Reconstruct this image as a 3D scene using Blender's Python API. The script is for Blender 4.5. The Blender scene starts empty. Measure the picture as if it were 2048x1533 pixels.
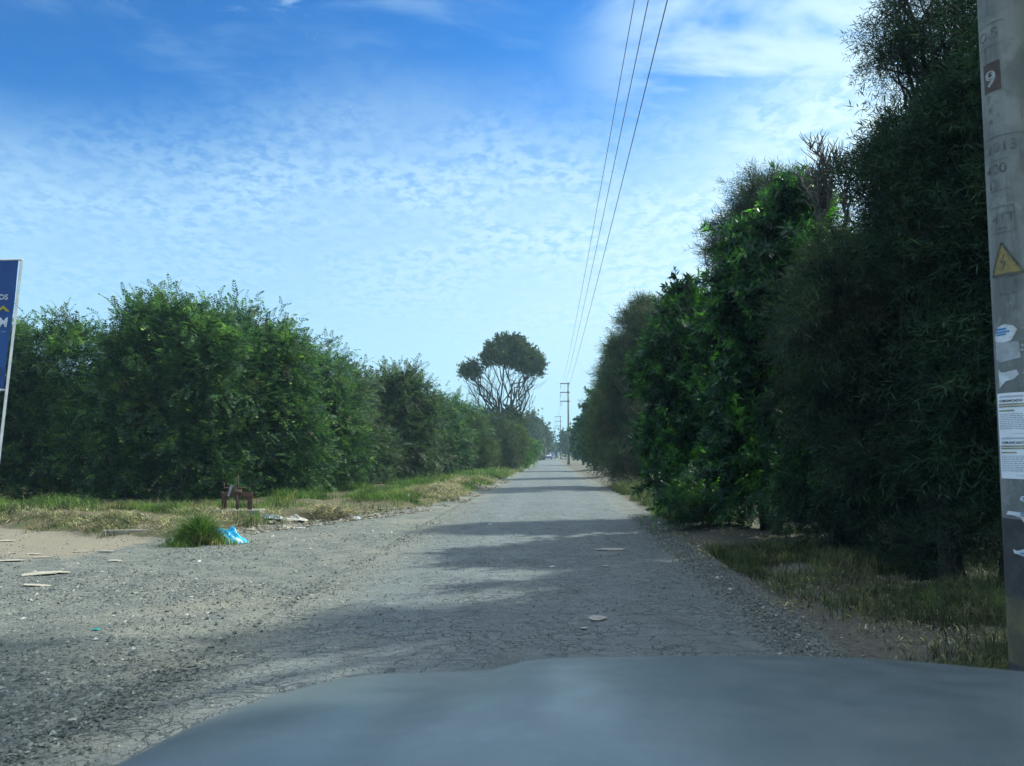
import bpy, math, random
import numpy as np
from mathutils import Vector

# ------------------------------------------------------------------ camera, sky, sun, exposure
sc = bpy.context.scene
C = sc.collection
R = math.radians
CAM_H = 1.6
F = 1537.0                      # focal length in pixels of the 2048-wide photograph
PITCH, YAW = R(5.19), R(2.75)
cam_d = bpy.data.cameras.new('camera'); cam = bpy.data.objects.new('camera', cam_d); C.objects.link(cam)
cam_d.sensor_width = 36.0; cam_d.lens = 36.0 * F / 2048
cam_d.clip_start = 0.05; cam_d.clip_end = 6000
cam.location = (0, 0, CAM_H); cam.rotation_euler = (R(90) + PITCH, 0, YAW)
cam_d.dof.use_dof = True; cam_d.dof.focus_distance = 14.0; cam_d.dof.aperture_fstop = 4.0
sc.camera = cam

SUN_AZ, SUN_EL = 62.0, 45.0     # azimuth clockwise from +Y (the road's direction)
sun_d = bpy.data.lights.new('sun', 'SUN'); sun_d.energy = 4.2; sun_d.angle = R(0.9); sun_d.color = (0.96, 1.0, 0.90)
sun = bpy.data.objects.new('sun', sun_d); C.objects.link(sun)
sv = Vector((math.sin(R(SUN_AZ)) * math.cos(R(SUN_EL)), math.cos(R(SUN_AZ)) * math.cos(R(SUN_EL)), math.sin(R(SUN_EL))))
sun.rotation_euler = sv.to_track_quat('Z', 'Y').to_euler(); sun.location = sv * 60

sc.view_settings.view_transform = 'Standard'; sc.view_settings.look = 'None'
sc.view_settings.exposure = 0.45; sc.view_settings.gamma = 1.0
sc.cycles.max_bounces = 6; sc.cycles.diffuse_bounces = 3; sc.cycles.transparent_max_bounces = 4
sc.cycles.transmission_bounces = 3; sc.cycles.glossy_bounces = 2; sc.cycles.volume_bounces = 0
sc.cycles.use_denoising = True

class NT:
    """small helper for node trees"""
    def __init__(s, tree): s.t = tree; s.n = tree.nodes; s.l = tree.links; s.n.clear()
    def new(s, typ, **kw):
        n = s.n.new(typ)
        for k, v in kw.items(): setattr(n, k, v)
        return n
    def put(s, sock, v):
        if isinstance(v, bpy.types.NodeSocket): s.l.new(v, sock)
        elif v is not None: sock.default_value = v
    def math(s, op, a, b=None, c=None, clamp=False):
        n = s.new('ShaderNodeMath', operation=op, use_clamp=clamp)
        s.put(n.inputs[0], a); s.put(n.inputs[1], b); s.put(n.inputs[2], c); return n.outputs[0]
    def ramp(s, v, a, b, lo=0.0, hi=1.0, smooth=True):
        n = s.new('ShaderNodeMapRange', interpolation_type='SMOOTHSTEP' if smooth else 'LINEAR')
        s.put(n.inputs[0], v); s.put(n.inputs[1], a); s.put(n.inputs[2], b); s.put(n.inputs[3], lo); s.put(n.inputs[4], hi)
        return n.outputs[0]
    def mix(s, f, a, b, mode='MIX'):
        n = s.new('ShaderNodeMix', data_type='RGBA', blend_type=mode)
        def c(v): return v if isinstance(v, bpy.types.NodeSocket) else (*v[:3], 1)
        s.put(n.inputs[0], f); s.put(n.inputs[6], c(a)); s.put(n.inputs[7], c(b)); return n.outputs[2]
    def noise(s, vec, scale, detail=3, rough=.5, dist=0.0, dim='3D'):
        n = s.new('ShaderNodeTexNoise', noise_dimensions=dim)
        if vec is not None: s.put(n.inputs['Vector'], vec)
        s.put(n.inputs['Scale'], scale); s.put(n.inputs['Detail'], detail); s.put(n.inputs['Roughness'], rough)
        s.put(n.inputs['Distortion'], dist); return n.outputs[0]
    def voro(s, vec, scale, feature='F1', out=0, rnd=1.0):
        n = s.new('ShaderNodeTexVoronoi', feature=feature)
        if vec is not None: s.put(n.inputs['Vector'], vec)
        s.put(n.inputs['Scale'], scale); s.put(n.inputs['Randomness'], rnd); return n.outputs[out]
    def mapv(s, vec, scale=(1, 1, 1), loc=(0, 0, 0), rot=(0, 0, 0)):
        n = s.new('ShaderNodeMapping'); s.put(n.inputs[0], vec)
        n.inputs['Location'].default_value = loc; n.inputs['Rotation'].default_value = rot; n.inputs['Scale'].default_value = scale
        return n.outputs[0]

w = bpy.data.worlds.new('World'); sc.world = w; w.use_nodes = True
T = NT(w.node_tree)
out = T.new('ShaderNodeOutputWorld'); bg = T.new('ShaderNodeBackground'); T.l.new(bg.outputs[0], out.inputs[0])
sky = T.new('ShaderNodeTexSky', sky_type='NISHITA'); sky.sun_disc = False
sky.sun_elevation = R(SUN_EL); sky.sun_rotation = R(SUN_AZ); sky.air_density = 1.0; sky.dust_density = 0.6; sky.ozone_density = 2.0
bg.inputs[1].default_value = 0.10
tc = T.new('ShaderNodeTexCoord'); dirv = tc.outputs['Generated']
sp = T.new('ShaderNodeSeparateXYZ'); T.l.new(dirv, sp.inputs[0])
dx, dy, dz = sp.outputs
zz = T.math('ADD', T.math('MAXIMUM', dz, 0.0), 0.16)
cb = T.new('ShaderNodeCombineXYZ'); T.put(cb.inputs[0], T.math('DIVIDE', dx, zz)); T.put(cb.inputs[1], T.math('DIVIDE', dy, zz))
pl = cb.outputs[0]                                            # the cloud layer's plane
az = T.math('DIVIDE', dx, T.math('MAXIMUM', dy, 0.05))
lown = T.noise(pl, 0.75, 4, .5)
cells = T.noise(T.mapv(pl, (1.0, .9, 1), rot=(0, 0, R(25))), 24.0, 3, .5, .3)
fine = T.noise(pl, 62.0, 3, .6)
tex = T.math('ADD', T.math('MULTIPLY', cells, .7), T.math('MULTIPLY', fine, .3))
puffs = T.ramp(tex, .36, .60)
hs = T.math('SUBTRACT', dz, T.ramp(az, .10, .50, 0, .10))
hs = T.math('ADD', hs, T.math('MULTIPLY', T.math('SUBTRACT', lown, .5), .22))
hs = T.math('ADD', hs, T.ramp(az, -.20, -.75, 0, .07))
sheet = T.ramp(hs, .48, .31)
body = T.ramp(dz, .38, .08, .72, .97)                         # thicker, smoother veil towards the horizon
amp = T.math('MULTIPLY', T.ramp(dz, .07, .26, .04, .48), T.ramp(T.noise(pl, 2.1, 4, .55), .36, .64, .2, 1.1))
sheet_a = T.math('MULTIPLY', sheet, T.math('ADD', body, T.math('MULTIPLY', T.math('SUBTRACT', puffs, .45), amp)), clamp=True)
# thin cirrus above the sheet and a brighter patch to the right
cir = T.noise(T.mapv(pl, (2.0, .7, 1), rot=(0, 0, R(-60))), 2.2, 6, .6, .8)
cir_a = T.math('MULTIPLY', T.ramp(cir, .47, .75), T.ramp(az, -.02, .30, .10, .55))
cir_b = T.math('MULTIPLY', T.ramp(T.noise(T.mapv(pl, (1, 1.5, 1), loc=(.35, .2, 0)), 2.4, 5, .55, .3), .36, .58), T.ramp(az, -.04, .22))
ce = T.new('ShaderNodeCombineXYZ'); T.put(ce.inputs[0], az); T.put(ce.inputs[1], T.math('MULTIPLY', dz, 5.0))
veil = T.math('MULTIPLY', T.ramp(T.noise(ce.outputs[0], 2.6, 5, .55, .4), .48, .78), .32)
wisp = T.math('MULTIPLY', T.math('MULTIPLY', T.ramp(T.noise(T.mapv(pl, (1, 1.6, 1), loc=(.8, .1, 0)), 7.0, 6, .62, .8), .56, .70), T.ramp(dz, .46, .52)), T.ramp(az, -.12, -.26, 0, .55))
cir_a = T.math('MAXIMUM', cir_a, T.math('MAXIMUM', veil, wisp))
cloud = T.math('MAXIMUM', sheet_a, T.math('MAXIMUM', cir_a, T.math('MULTIPLY', cir_b, .86)))
cloud = T.math('MULTIPLY', cloud, T.ramp(az, -.7, .35, .82, 1.0))
over = T.math('MULTIPLY', T.ramp(dz, .57, .72), T.ramp(T.noise(pl, 3.0, 5, .6), .35, .60, .45, .95))   # unseen broken veil overhead, added to lift and neutralise the ambient light
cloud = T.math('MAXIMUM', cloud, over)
g = T.new('ShaderNodeGamma'); T.l.new(T.mix(1.0, sky.outputs[0], (.1, .1, .1), 'MULTIPLY'), g.inputs[0]); g.inputs[1].default_value = 1.5
skyc = T.mix(1.0, g.outputs[0], (6.2, 16.8, 21.5), 'MULTIPLY')
ccol = T.mix(T.ramp(az, -.5, .6), (3.9, 6.1, 7.7), (6.2, 8.1, 8.8))
ccol = T.mix(T.ramp(dz, .02, .22), (4.3, 6.6, 8.0), ccol)
ccol = T.mix(T.ramp(dz, .57, .75), ccol, (11, 12.5, 13.5))       # added veil above the frame, brightened to raise the ambient light
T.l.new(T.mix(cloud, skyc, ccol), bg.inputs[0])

# ------------------------------------------------------------------ helpers
rng = np.random.default_rng(7)
cy, sy_, cp, sp_ = math.cos(YAW), math.sin(YAW), math.cos(PITCH), math.sin(PITCH)
FW = np.array([-sy_ * cp, cy * cp, sp_]); RT = np.array([cy, sy_, 0.]); UP = np.cross(RT, FW)
def at(px, py, Y):
    """world point on the sight line of photo pixel px,py at distance Y down the road"""
    d = FW + RT * (px - 1024) / F + UP * (766.5 - py) / F
    return np.array([0, 0, CAM_H]) + d * (Y / d[1])
def gr(px, py, z=0.0):
    d = FW + RT * (px - 1024) / F + UP * (766.5 - py) / F
    return np.array([0, 0, CAM_H]) + d * ((z - CAM_H) / d[2])

def tag(o, label=None, cat=None, group=None, kind=None):
    if label: o['label'] = label
    if cat: o['category'] = cat
    if group: o['group'] = group
    if kind: o['kind'] = kind
    return o
def empty(name, loc, rz=0.0):
    o = bpy.data.objects.new(name, None); C.objects.link(o); o.location = tuple(loc); o.rotation_euler.z = rz
    o.empty_display_size = .2; return o
def mesh_from(name, V, faces_len, loops, mats, parent=None, smooth=False, mat_idx=None):
    """V (n,3); faces_len array; loops flat index array"""
    me = bpy.data.meshes.new(name)
    V = np.asarray(V, np.float32); loops = np.asarray(loops, np.int32); fl = np.asarray(faces_len, np.int32)
    me.vertices.add(len(V)); me.vertices.foreach_set('co', V.ravel())
    me.loops.add(len(loops)); me.loops.foreach_set('vertex_index', loops)
    me.polygons.add(len(fl)); st = np.zeros(len(fl), np.int32); st[1:] = np.cumsum(fl)[:-1]
    me.polygons.foreach_set('loop_start', st)
    if mat_idx is not None: me.polygons.foreach_set('material_index', np.asarray(mat_idx, np.int32))
    me.polygons.foreach_set('use_smooth', np.full(len(fl), smooth, dtype=bool))
    me.update(calc_edges=True)
    for m in (mats if isinstance(mats, (list, tuple)) else [mats]): me.materials.append(m)
    o = bpy.data.objects.new(name, me); C.objects.link(o)
    if parent is not None: o.parent = parent
    return o

class MB:
    """collects shapes and links them as ONE mesh object"""
    def __init__(s): s.V = []; s.Fc = []; s.M = []; s.n = 0
    def add(s, V, Fc, m=0):
        V = np.asarray(V, float); s.V.append(V); s.Fc += [[i + s.n for i in f] for f in Fc]; s.M += [m] * len(Fc); s.n += len(V)
    def box(s, c, size, rot=None, m=0, bev=0.0):
        hx, hy, hz = np.array(size) / 2
        b = min(bev, hx * .9, hy * .9, hz * .9)
        if b <= 0:
            V = np.array([[x, y, z] for x in (-hx, hx) for y in (-hy, hy) for z in (-hz, hz)])
            Fc = [[0, 1, 3, 2], [4, 6, 7, 5], [0, 4, 5, 1], [2, 3, 7, 6], [0, 2, 6, 4], [1, 5, 7, 3]]
        else:
            import bmesh
            bm = bmesh.new(); bmesh.ops.create_cube(bm, size=1)
            for v in bm.verts: v.co = Vector((v.co.x * 2 * hx, v.co.y * 2 * hy, v.co.z * 2 * hz))
            bmesh.ops.bevel(bm, geom=list(bm.edges), offset=b, segments=2, affect='EDGES', profile=.6)
            bm.verts.index_update()
            V = np.array([v.co[:] for v in bm.verts]); Fc = [[v.index for v in f.verts] for f in bm.faces]; bm.free()
        if rot is not None: V = V @ rotm(*rot).T
        s.add(V + np.array(c), Fc, m)
    def tube(s, pts, rad, k=8, m=0, cap=True):
        pts = np.asarray(pts, float); n = len(pts)
        rad = np.full(n, rad) if np.isscalar(rad) else np.asarray(rad, float)
        V = tube_rings(pts[None], rad[None], k)[0].reshape(-1, 3)
        Fc = [[i * k + j, i * k + (j + 1) % k, (i + 1) * k + (j + 1) % k, (i + 1) * k + j] for i in range(n - 1) for j in range(k)]
        if cap: Fc += [list(range(k))[::-1], [(n - 1) * k + j for j in range(k)]]
        s.add(V, Fc, m)
    def build(s, name, mats, parent=None, smooth=False):
        V = np.concatenate(s.V)
        return mesh_from(name, V, [len(f) for f in s.Fc], [i for f in s.Fc for i in f], mats, parent, smooth, s.M)
def rotm(rx, ry, rz):
    a, b, c = rx, ry, rz
    X = np.array([[1, 0, 0], [0, math.cos(a), -math.sin(a)], [0, math.sin(a), math.cos(a)]])
    Y = np.array([[math.cos(b), 0, math.sin(b)], [0, 1, 0], [-math.sin(b), 0, math.cos(b)]])
    Z = np.array([[math.cos(c), -math.sin(c), 0], [math.sin(c), math.cos(c), 0], [0, 0, 1]])
    return Z @ Y @ X
def nrm(v): return v / np.maximum(np.linalg.norm(v, axis=-1, keepdims=True), 1e-9)
def tube_rings(P, Rd, k):
    """P (m,n,3) paths, Rd (m,n) radii -> (m,n,k,3)"""
    tg = np.zeros_like(P); tg[:, 1:-1] = P[:, 2:] - P[:, :-2]; tg[:, 0] = P[:, 1] - P[:, 0]; tg[:, -1] = P[:, -1] - P[:, -2]
    tg = nrm(tg); main = nrm(P[:, -1:] - P[:, :1])
    ref = np.where(np.abs(main[..., 2:3]) < .9, np.array([0, 0, 1.]), np.array([1., 0, 0]))
    a = nrm(np.cross(tg, ref)); b = np.cross(tg, a)
    th = np.arange(k) * 2 * math.pi / k
    return P[:, :, None] + Rd[:, :, None, None] * (a[:, :, None] * np.cos(th)[None, None, :, None] + b[:, :, None] * np.sin(th)[None, None, :, None])
def tubes_arrays(P, Rd, k):
    m, n = P.shape[:2]
    V = tube_rings(P, Rd, k).reshape(-1, 3)
    i = np.arange(n - 1)[:, None]; j = np.arange(k)[None]
    q = np.stack([i * k + j, i * k + (j + 1) % k, (i + 1) * k + (j + 1) % k, (i + 1) * k + j], -1).reshape(-1, 4)
    q = (q[None] + (np.arange(m) * n * k)[:, None, None]).reshape(-1, 4)
    return V, q
def join_quads(parts):
    Vs, Qs, o = [], [], 0
    for V, q in parts: Vs.append(V); Qs.append(q + o); o += len(V)
    return np.concatenate(Vs), np.concatenate(Qs)
def quads_obj(name, V, q, mat, parent=None, smooth=False):
    return mesh_from(name, V, np.full(len(q), 4), q.ravel(), mat, parent, smooth)

# smooth value noise for terrain (numpy)
_g = np.random.default_rng(3).random((256, 256))
def vnoise(x, y, s=1.0):
    x = np.asarray(x, float) * s; y = np.asarray(y, float) * s
    xi = np.floor(x).astype(int); yi = np.floor(y).astype(int); fx = x - xi; fy = y - yi
    fx = fx * fx * (3 - 2 * fx); fy = fy * fy * (3 - 2 * fy)
    g = lambda a, b: _g[a % 256, b % 256]
    return (g(xi, yi) * (1 - fx) + g(xi + 1, yi) * fx) * (1 - fy) + (g(xi, yi + 1) * (1 - fx) + g(xi + 1, yi + 1) * fx) * fy
def sstep(a, b, x):
    t = np.clip((np.asarray(x, float) - a) / (b - a), 0, 1); return t * t * (3 - 2 * t)

# ------------------------------------------------------------------ materials
def pmat(name, rough=.8, spec=.3, metal=0.0):
    m = bpy.data.materials.new(name); m.use_nodes = True; t = NT(m.node_tree)
    o = t.new('ShaderNodeOutputMaterial'); b = t.new('ShaderNodeBsdfPrincipled'); t.l.new(b.outputs[0], o.inputs[0])
    b.inputs['Roughness'].default_value = rough; b.inputs['Specular IOR Level'].default_value = spec; b.inputs['Metallic'].default_value = metal
    return m, t, b, o
def simple(name, col, col2=None, scale=6.0, rough=.75, spec=.3, metal=0.0, bump=0.0, bscale=40., detail=4):
    m, t, b, o = pmat(name, rough, spec, metal)
    co = t.new('ShaderNodeTexCoord').outputs['Object']
    if col2 is None: col2 = tuple(c * .7 for c in col)
    f = t.ramp(t.noise(co, scale, detail, .6), .35, .65)
    t.l.new(t.mix(f, col, col2), b.inputs['Base Color'])
    if bump:
        bp = t.new('ShaderNodeBump'); bp.inputs['Strength'].default_value = bump; bp.inputs['Distance'].default_value = .02
        t.put(bp.inputs['Height'], t.noise(co, bscale, 4, .6)); t.l.new(bp.outputs[0], b.inputs['Normal'])
    return m
def leafmat(name, cols, tip, tipamt=.2, trans=.35, rough=.55, cs=1.1, dead=None, deadamt=0.0, spec=.25):
    """cols: dark and mid leaf colour, tip: young-leaf colour in clumps"""
    m, t, b, o = pmat(name, rough, spec)
    co = t.new('ShaderNodeTexCoord').outputs['Object']
    geo = t.new('ShaderNodeNewGeometry'); rp = geo.outputs['Random Per Island']
    c = t.mix(t.ramp(t.noise(co, cs, 3, .6), .35, .65), cols[0], cols[1])
    c = t.mix(t.math('MULTIPLY', t.ramp(t.noise(t.mapv(co, loc=(5, 9, 2)), cs * 1.7, 3, .6), .60 - tipamt * .35, .78 - tipamt * .3), .9), c, tip)
    if dead is not None:
        c = t.mix(t.math('MULTIPLY', t.ramp(t.noise(t.mapv(co, loc=(31, 4, 7)), cs * 1.1, 3, .6), .62 - deadamt * .35, .74 - deadamt * .35), .85), c, dead)
    c = t.mix(1.0, c, t.mix(t.ramp(t.noise(t.mapv(co, loc=(3, 17, 8)), cs * 2.4, 3, .6), .34, .66), (.34, .42, .52), (1.75, 1.65, 1.4)), 'MULTIPLY')  # clump tone variation that also puts lit and shaded contrast into the colour
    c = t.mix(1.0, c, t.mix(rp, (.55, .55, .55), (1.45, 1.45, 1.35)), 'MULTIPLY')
    t.l.new(c, b.inputs['Base Color'])
    tr = t.new('ShaderNodeBsdfTranslucent'); t.l.new(t.mix(1.0, c, (1.0, 1.25, .55), 'MULTIPLY'), tr.inputs[0])
    mx = t.new('ShaderNodeMixShader'); mx.inputs[0].default_value = trans
    t.l.new(b.outputs[0], mx.inputs[1]); t.l.new(tr.outputs[0], mx.inputs[2]); t.l.new(mx.outputs[0], o.inputs[0])
    return m
M = {}
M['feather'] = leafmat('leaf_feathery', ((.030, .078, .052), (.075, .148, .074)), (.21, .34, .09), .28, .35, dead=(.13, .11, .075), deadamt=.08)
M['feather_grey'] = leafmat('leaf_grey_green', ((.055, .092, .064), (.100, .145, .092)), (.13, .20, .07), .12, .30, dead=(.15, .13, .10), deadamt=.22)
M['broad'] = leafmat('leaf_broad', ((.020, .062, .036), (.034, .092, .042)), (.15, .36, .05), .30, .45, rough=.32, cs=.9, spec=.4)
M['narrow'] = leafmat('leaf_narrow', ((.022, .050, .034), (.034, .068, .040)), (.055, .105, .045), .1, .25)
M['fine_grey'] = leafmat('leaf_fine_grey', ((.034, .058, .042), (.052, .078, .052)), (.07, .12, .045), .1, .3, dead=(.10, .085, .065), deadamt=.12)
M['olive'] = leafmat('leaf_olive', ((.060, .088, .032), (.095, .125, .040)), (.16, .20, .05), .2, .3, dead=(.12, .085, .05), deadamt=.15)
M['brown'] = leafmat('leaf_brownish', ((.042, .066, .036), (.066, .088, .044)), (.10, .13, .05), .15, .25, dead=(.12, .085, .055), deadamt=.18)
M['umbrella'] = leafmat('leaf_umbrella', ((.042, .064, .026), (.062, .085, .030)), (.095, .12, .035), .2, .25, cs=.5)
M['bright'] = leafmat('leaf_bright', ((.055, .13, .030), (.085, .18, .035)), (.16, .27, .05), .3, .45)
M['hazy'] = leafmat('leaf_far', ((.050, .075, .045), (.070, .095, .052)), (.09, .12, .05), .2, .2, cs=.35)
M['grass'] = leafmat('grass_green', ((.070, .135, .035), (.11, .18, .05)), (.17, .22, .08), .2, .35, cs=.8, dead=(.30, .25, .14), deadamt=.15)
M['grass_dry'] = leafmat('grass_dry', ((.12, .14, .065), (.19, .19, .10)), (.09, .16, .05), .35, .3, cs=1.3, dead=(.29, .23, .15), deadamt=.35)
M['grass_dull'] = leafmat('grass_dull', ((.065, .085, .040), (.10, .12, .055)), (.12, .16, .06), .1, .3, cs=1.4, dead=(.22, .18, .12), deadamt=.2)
M['straw'] = leafmat('straw', ((.26, .235, .145), (.38, .345, .23)), (.17, .22, .09), .1, .15, cs=2.0, dead=(.20, .14, .10), deadamt=.2)
M['bark'] = simple('bark', (.095, .08, .065), (.04, .035, .03), 16, .9, bump=.9, bscale=34)
M['bark_pale'] = simple('bark_pale', (.20, .165, .13), (.12, .095, .08), 7, .9, bump=.4, bscale=22)
M['bark_dark'] = simple('bark_dark', (.060, .052, .044), (.026, .024, .022), 16, .9, bump=.9, bscale=34)
M['dead_wood'] = simple('dead_wood', (.17, .15, .13), (.09, .08, .072), 8, .9)

# ------------------------------------------------------------------ ground, road
# curves of the place (metres, road runs along +Y)
def road_r(Y): return np.interp(Y, [-8, 5, 12, 20, 35, 60, 80, 165, 400], [1.85, 1.88, 2.0, 2.15, 2.2, 1.9, 1.6, 1.9, 2.4])
def road_l(Y): return np.interp(Y, [-8, 5, 12, 20, 35, 60, 80, 165, 400], [-2.6, -2.6, -2.6, -2.65, -2.6, -2.1, -1.75, -1.7, -1.5])
def verge_x(Y): return np.interp(Y, [13, 14, 15.5, 17, 18.4, 21.6, 26, 31, 45, 72, 400], [-6.2, -6.3, -6.0, -5.4, -4.7, -3.5, -3.0, -2.9, -2.5, -2.0, -1.8])
def front_y(X): return np.interp(X, [-40, -14, -12, -10, -9.2, -7.2, -6.2, 0], [17, 16.2, 15.3, 14.8, 14.5, 13.7, 13.6, 13.6])
def verge_s(X, Y): return np.minimum(verge_x(Y) - X, Y - front_y(X))
def zg(X, Y):
    X = np.asarray(X, float); Y = np.asarray(Y, float)
    s = verge_s(X, Y); v = sstep(-.1, 1.3, s)
    z = v * (.10 + .22 * vnoise(X, Y, .9) + .06 * vnoise(X, Y, 3.1)) * sstep(200, 90, Y)
    r = sstep(.5, 1.6, X - road_r(Y)); z = z + r * (-.03 + .14 * vnoise(X + 9, Y, .8) + .05 * vnoise(X, Y, 3.3)) * sstep(200, 90, Y)
    lot = (1 - v) * (1 - r) * sstep(.25, .9, np.maximum(road_l(Y) - X, X - road_r(Y)))
    z = z + lot * (.035 * vnoise(X + 40, Y, 1.1) + .014 * vnoise(X, Y + 11, 4.) - .018)
    return z

def axis(segs):
    a = [np.arange(s0, s1, st) for s0, s1, st in segs]; return np.concatenate(a)
gx = np.unique(np.round(np.concatenate([[-3000, -1000, -400, -200, -110], axis([(-70, -26, 2.), (-26, -14, .5), (-14, 10, .16), (10, 26, .6), (26, 71, 3.)]), [110, 200, 400, 1000, 3000]]), 3))
gy = np.unique(np.round(np.concatenate([[-1500, -300, -60, -20, -8], axis([(-4, 3, .6), (3, 30, .16), (30, 60, .4), (60, 120, 1.5), (120, 420, 8.)]), [600, 1000, 1800, 3000]]), 3))
GX, GY = np.meshgrid(gx, gy); GZ = zg(GX, GY)
# keep the sheet just under the road surface
inroad = sstep(.35, .0, np.maximum(road_l(GY) - GX, GX - road_r(GY)))
GZ = GZ * (1 - inroad) - .012 * inroad
nx, ny = len(gx), len(gy)
idx = np.arange(nx * ny).reshape(ny, nx)
q = np.stack([idx[:-1, :-1], idx[:-1, 1:], idx[1:, 1:], idx[1:, :-1]], -1).reshape(-1, 4)
GV = np.stack([GX, GY, GZ], -1).reshape(-1, 3)

mg, t, b, o = pmat('ground', .92, .2)
co = t.new('ShaderNodeTexCoord').outputs['Object']
def attr(n): a = t.new('ShaderNodeAttribute'); a.attribute_name = n; return a.outputs['Fac']
n_big = t.noise(co, .45, 4, .55); n_mid = t.noise(co, 2.3, 5, .6); n_fine = t.noise(co, 26, 5, .65); n_grit = t.noise(co, 95, 3, .7)
vc = t.new('ShaderNodeTexVoronoi'); t.put(vc.inputs['Vector'], co); t.put(vc.inputs['Scale'], 42.); cellc = t.new('ShaderNodeSeparateColor'); t.l.new(vc.outputs['Color'], cellc.inputs[0])
stones = t.ramp(cellc.outputs[0], .1, .95, .55, 1.6, False)
gravel = t.mix(t.ramp(n_mid, .35, .65), (.155, .166, .150), (.228, .230, .196))
gravel = t.mix(1.0, gravel, t.mix(stones, (0, 0, 0), (1, 1, 1)), 'MULTIPLY')
gravel = t.mix(t.math('MULTIPLY', t.ramp(n_big, .5, .72), .65), gravel, (.27, .25, .19))
sand = t.mix(t.ramp(n_fine, .3, .7), (.30, .258, .188), (.225, .195, .148))
sand = t.mix(t.math('MULTIPLY', t.ramp(n_mid, .5, .7), .5), sand, (.24, .20, .155))
dirt = t.mix(t.ramp(n_fine, .35, .65), (.115, .105, .085), (.18, .162, .128))
vsoil = t.mix(t.ramp(n_mid, .4, .6), (.16, .125, .085), (.10, .10, .05))
field = t.mix(t.ramp(n_mid, .4, .6), (.19, .21, .07), (.28, .25, .11))
def soft(a, k=.5): return t.ramp(t.math('ADD', attr(a), t.math('MULTIPLY', t.math('SUBTRACT', n_mid, .5), k)), .38, .62)
c = t.mix(soft('sand', .9), gravel, sand)
c = t.mix(soft('dirt', .8), c, dirt)
c = t.mix(soft('verge'), c, vsoil)
c = t.mix(soft('field'), c, field)
c = t.mix(1.0, c, t.mix(n_grit, (.6, .6, .6), (1.4, 1.4, 1.4)), 'MULTIPLY')
t.l.new(c, b.inputs['Base Color'])
bp = t.new('ShaderNodeBump'); bp.inputs['Strength'].default_value = .9; bp.inputs['Distance'].default_value = .02
t.put(bp.inputs['Height'], t.math('ADD', t.math('ADD', n_fine, t.math('MULTIPLY', n_grit, .5)), t.math('MULTIPLY', vc.outputs['Distance'], -.8)))
t.l.new(bp.outputs[0], b.inputs['Normal'])
ground = quads_obj('ground', GV, q, mg, smooth=True); tag(ground, kind='structure')
X, Y = GV[:, 0], GV[:, 1]
S = verge_s(X, Y)
def setattr_f(o, n, v):
    a = o.data.attributes.new(n, 'FLOAT', 'POINT'); a.data.foreach_set('value', np.asarray(v, np.float32))
setattr_f(ground, 'verge', sstep(.0, .6, S) * (X < 0))
sand_m = np.clip(sstep(-6.2, -8.2, X) * sstep(10.6, 12.4, Y + .25 * (X + 8)), 0, 1)
setattr_f(ground, 'sand', sand_m)
setattr_f(ground, 'dirt', sstep(.25, .7, X - road_r(Y)))
setattr_f(ground, 'field', np.maximum(sstep(-14, -20, X), sstep(7.5, 10, X)) * (Y < 900))

# the road: one strip with ragged edges, 4 mm above the ground sheet
ys = np.concatenate([np.arange(-8, 40, .2), np.arange(40, 100, .6), np.arange(100, 420, 4.)])
def rag(Y, k): return .10 * (vnoise(Y, np.zeros_like(Y) + k, 2.3) - .5) + .22 * (vnoise(Y, np.zeros_like(Y) + k + 7, .5) - .5)
L_ = road_l(ys) + rag(ys, 3) - .1; R_ = road_r(ys) + rag(ys, 60)
cols = 14; u = np.linspace(0, 1, cols)
RX = L_[:, None] * (1 - u) + R_[:, None] * u; RY = np.repeat(ys[:, None], cols, 1)
RZ = -.004 + (.008 + .012 * vnoise(RX, RY, .5)) * np.minimum(1, np.minimum(u, 1 - u) * 8)[None]
idx = np.arange(cols * len(ys)).reshape(len(ys), cols)
q = np.stack([idx[:-1, :-1], idx[:-1, 1:], idx[1:, 1:], idx[1:, :-1]], -1).reshape(-1, 4)
mr, t, b, o = pmat('asphalt', .82, .35)
co = t.new('ShaderNodeTexCoord').outputs['Object']
wrp = t.new('ShaderNodeTexNoise'); t.put(wrp.inputs['Vector'], co); t.put(wrp.inputs['Scale'], 2.5); t.put(wrp.inputs['Detail'], 4)
vm = t.new('ShaderNodeVectorMath', operation='MULTIPLY_ADD'); t.l.new(wrp.outputs['Color'], vm.inputs[0]); vm.inputs[1].default_value = (.8, .55, .5); t.l.new(co, vm.inputs[2])
vs_ = t.mapv(vm.outputs[0], (1, 1.7, 1))
d1 = t.voro(vs_, 2.6, 'DISTANCE_TO_EDGE'); d2 = t.voro(vs_, 7., 'DISTANCE_TO_EDGE')
n1 = t.noise(co, .55, 4, .6); n2 = t.noise(co, 5.0, 5, .65); n3 = t.noise(co, 60, 4, .7); n4 = t.noise(co, 160, 2, .7)
crk = t.math('MAXIMUM', t.ramp(d1, .035, .0), t.math('MULTIPLY', t.ramp(d2, .07, .0), t.ramp(n1, .36, .55)))
crk = t.math('MULTIPLY', crk, t.math('MULTIPLY', t.ramp(n2, .28, .50), t.ramp(t.noise(co, 1.4, 3, .6), .32, .55, .35, 1)))
c = t.mix(t.ramp(n1, .35, .65), (.118, .136, .136), (.165, .183, .178))
c = t.mix(t.ramp(n2, .4, .7), c, (.168, .185, .180))
sx = t.new('ShaderNodeSeparateXYZ'); t.l.new(co, sx.inputs[0])
def lane(x0, w0): return t.ramp(t.math('ABSOLUTE', t.math('SUBTRACT', sx.outputs[0], x0)), w0, w0 * .3)
trk = t.math('MAXIMUM', lane(-1.05, .45), lane(.65, .45))
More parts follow.
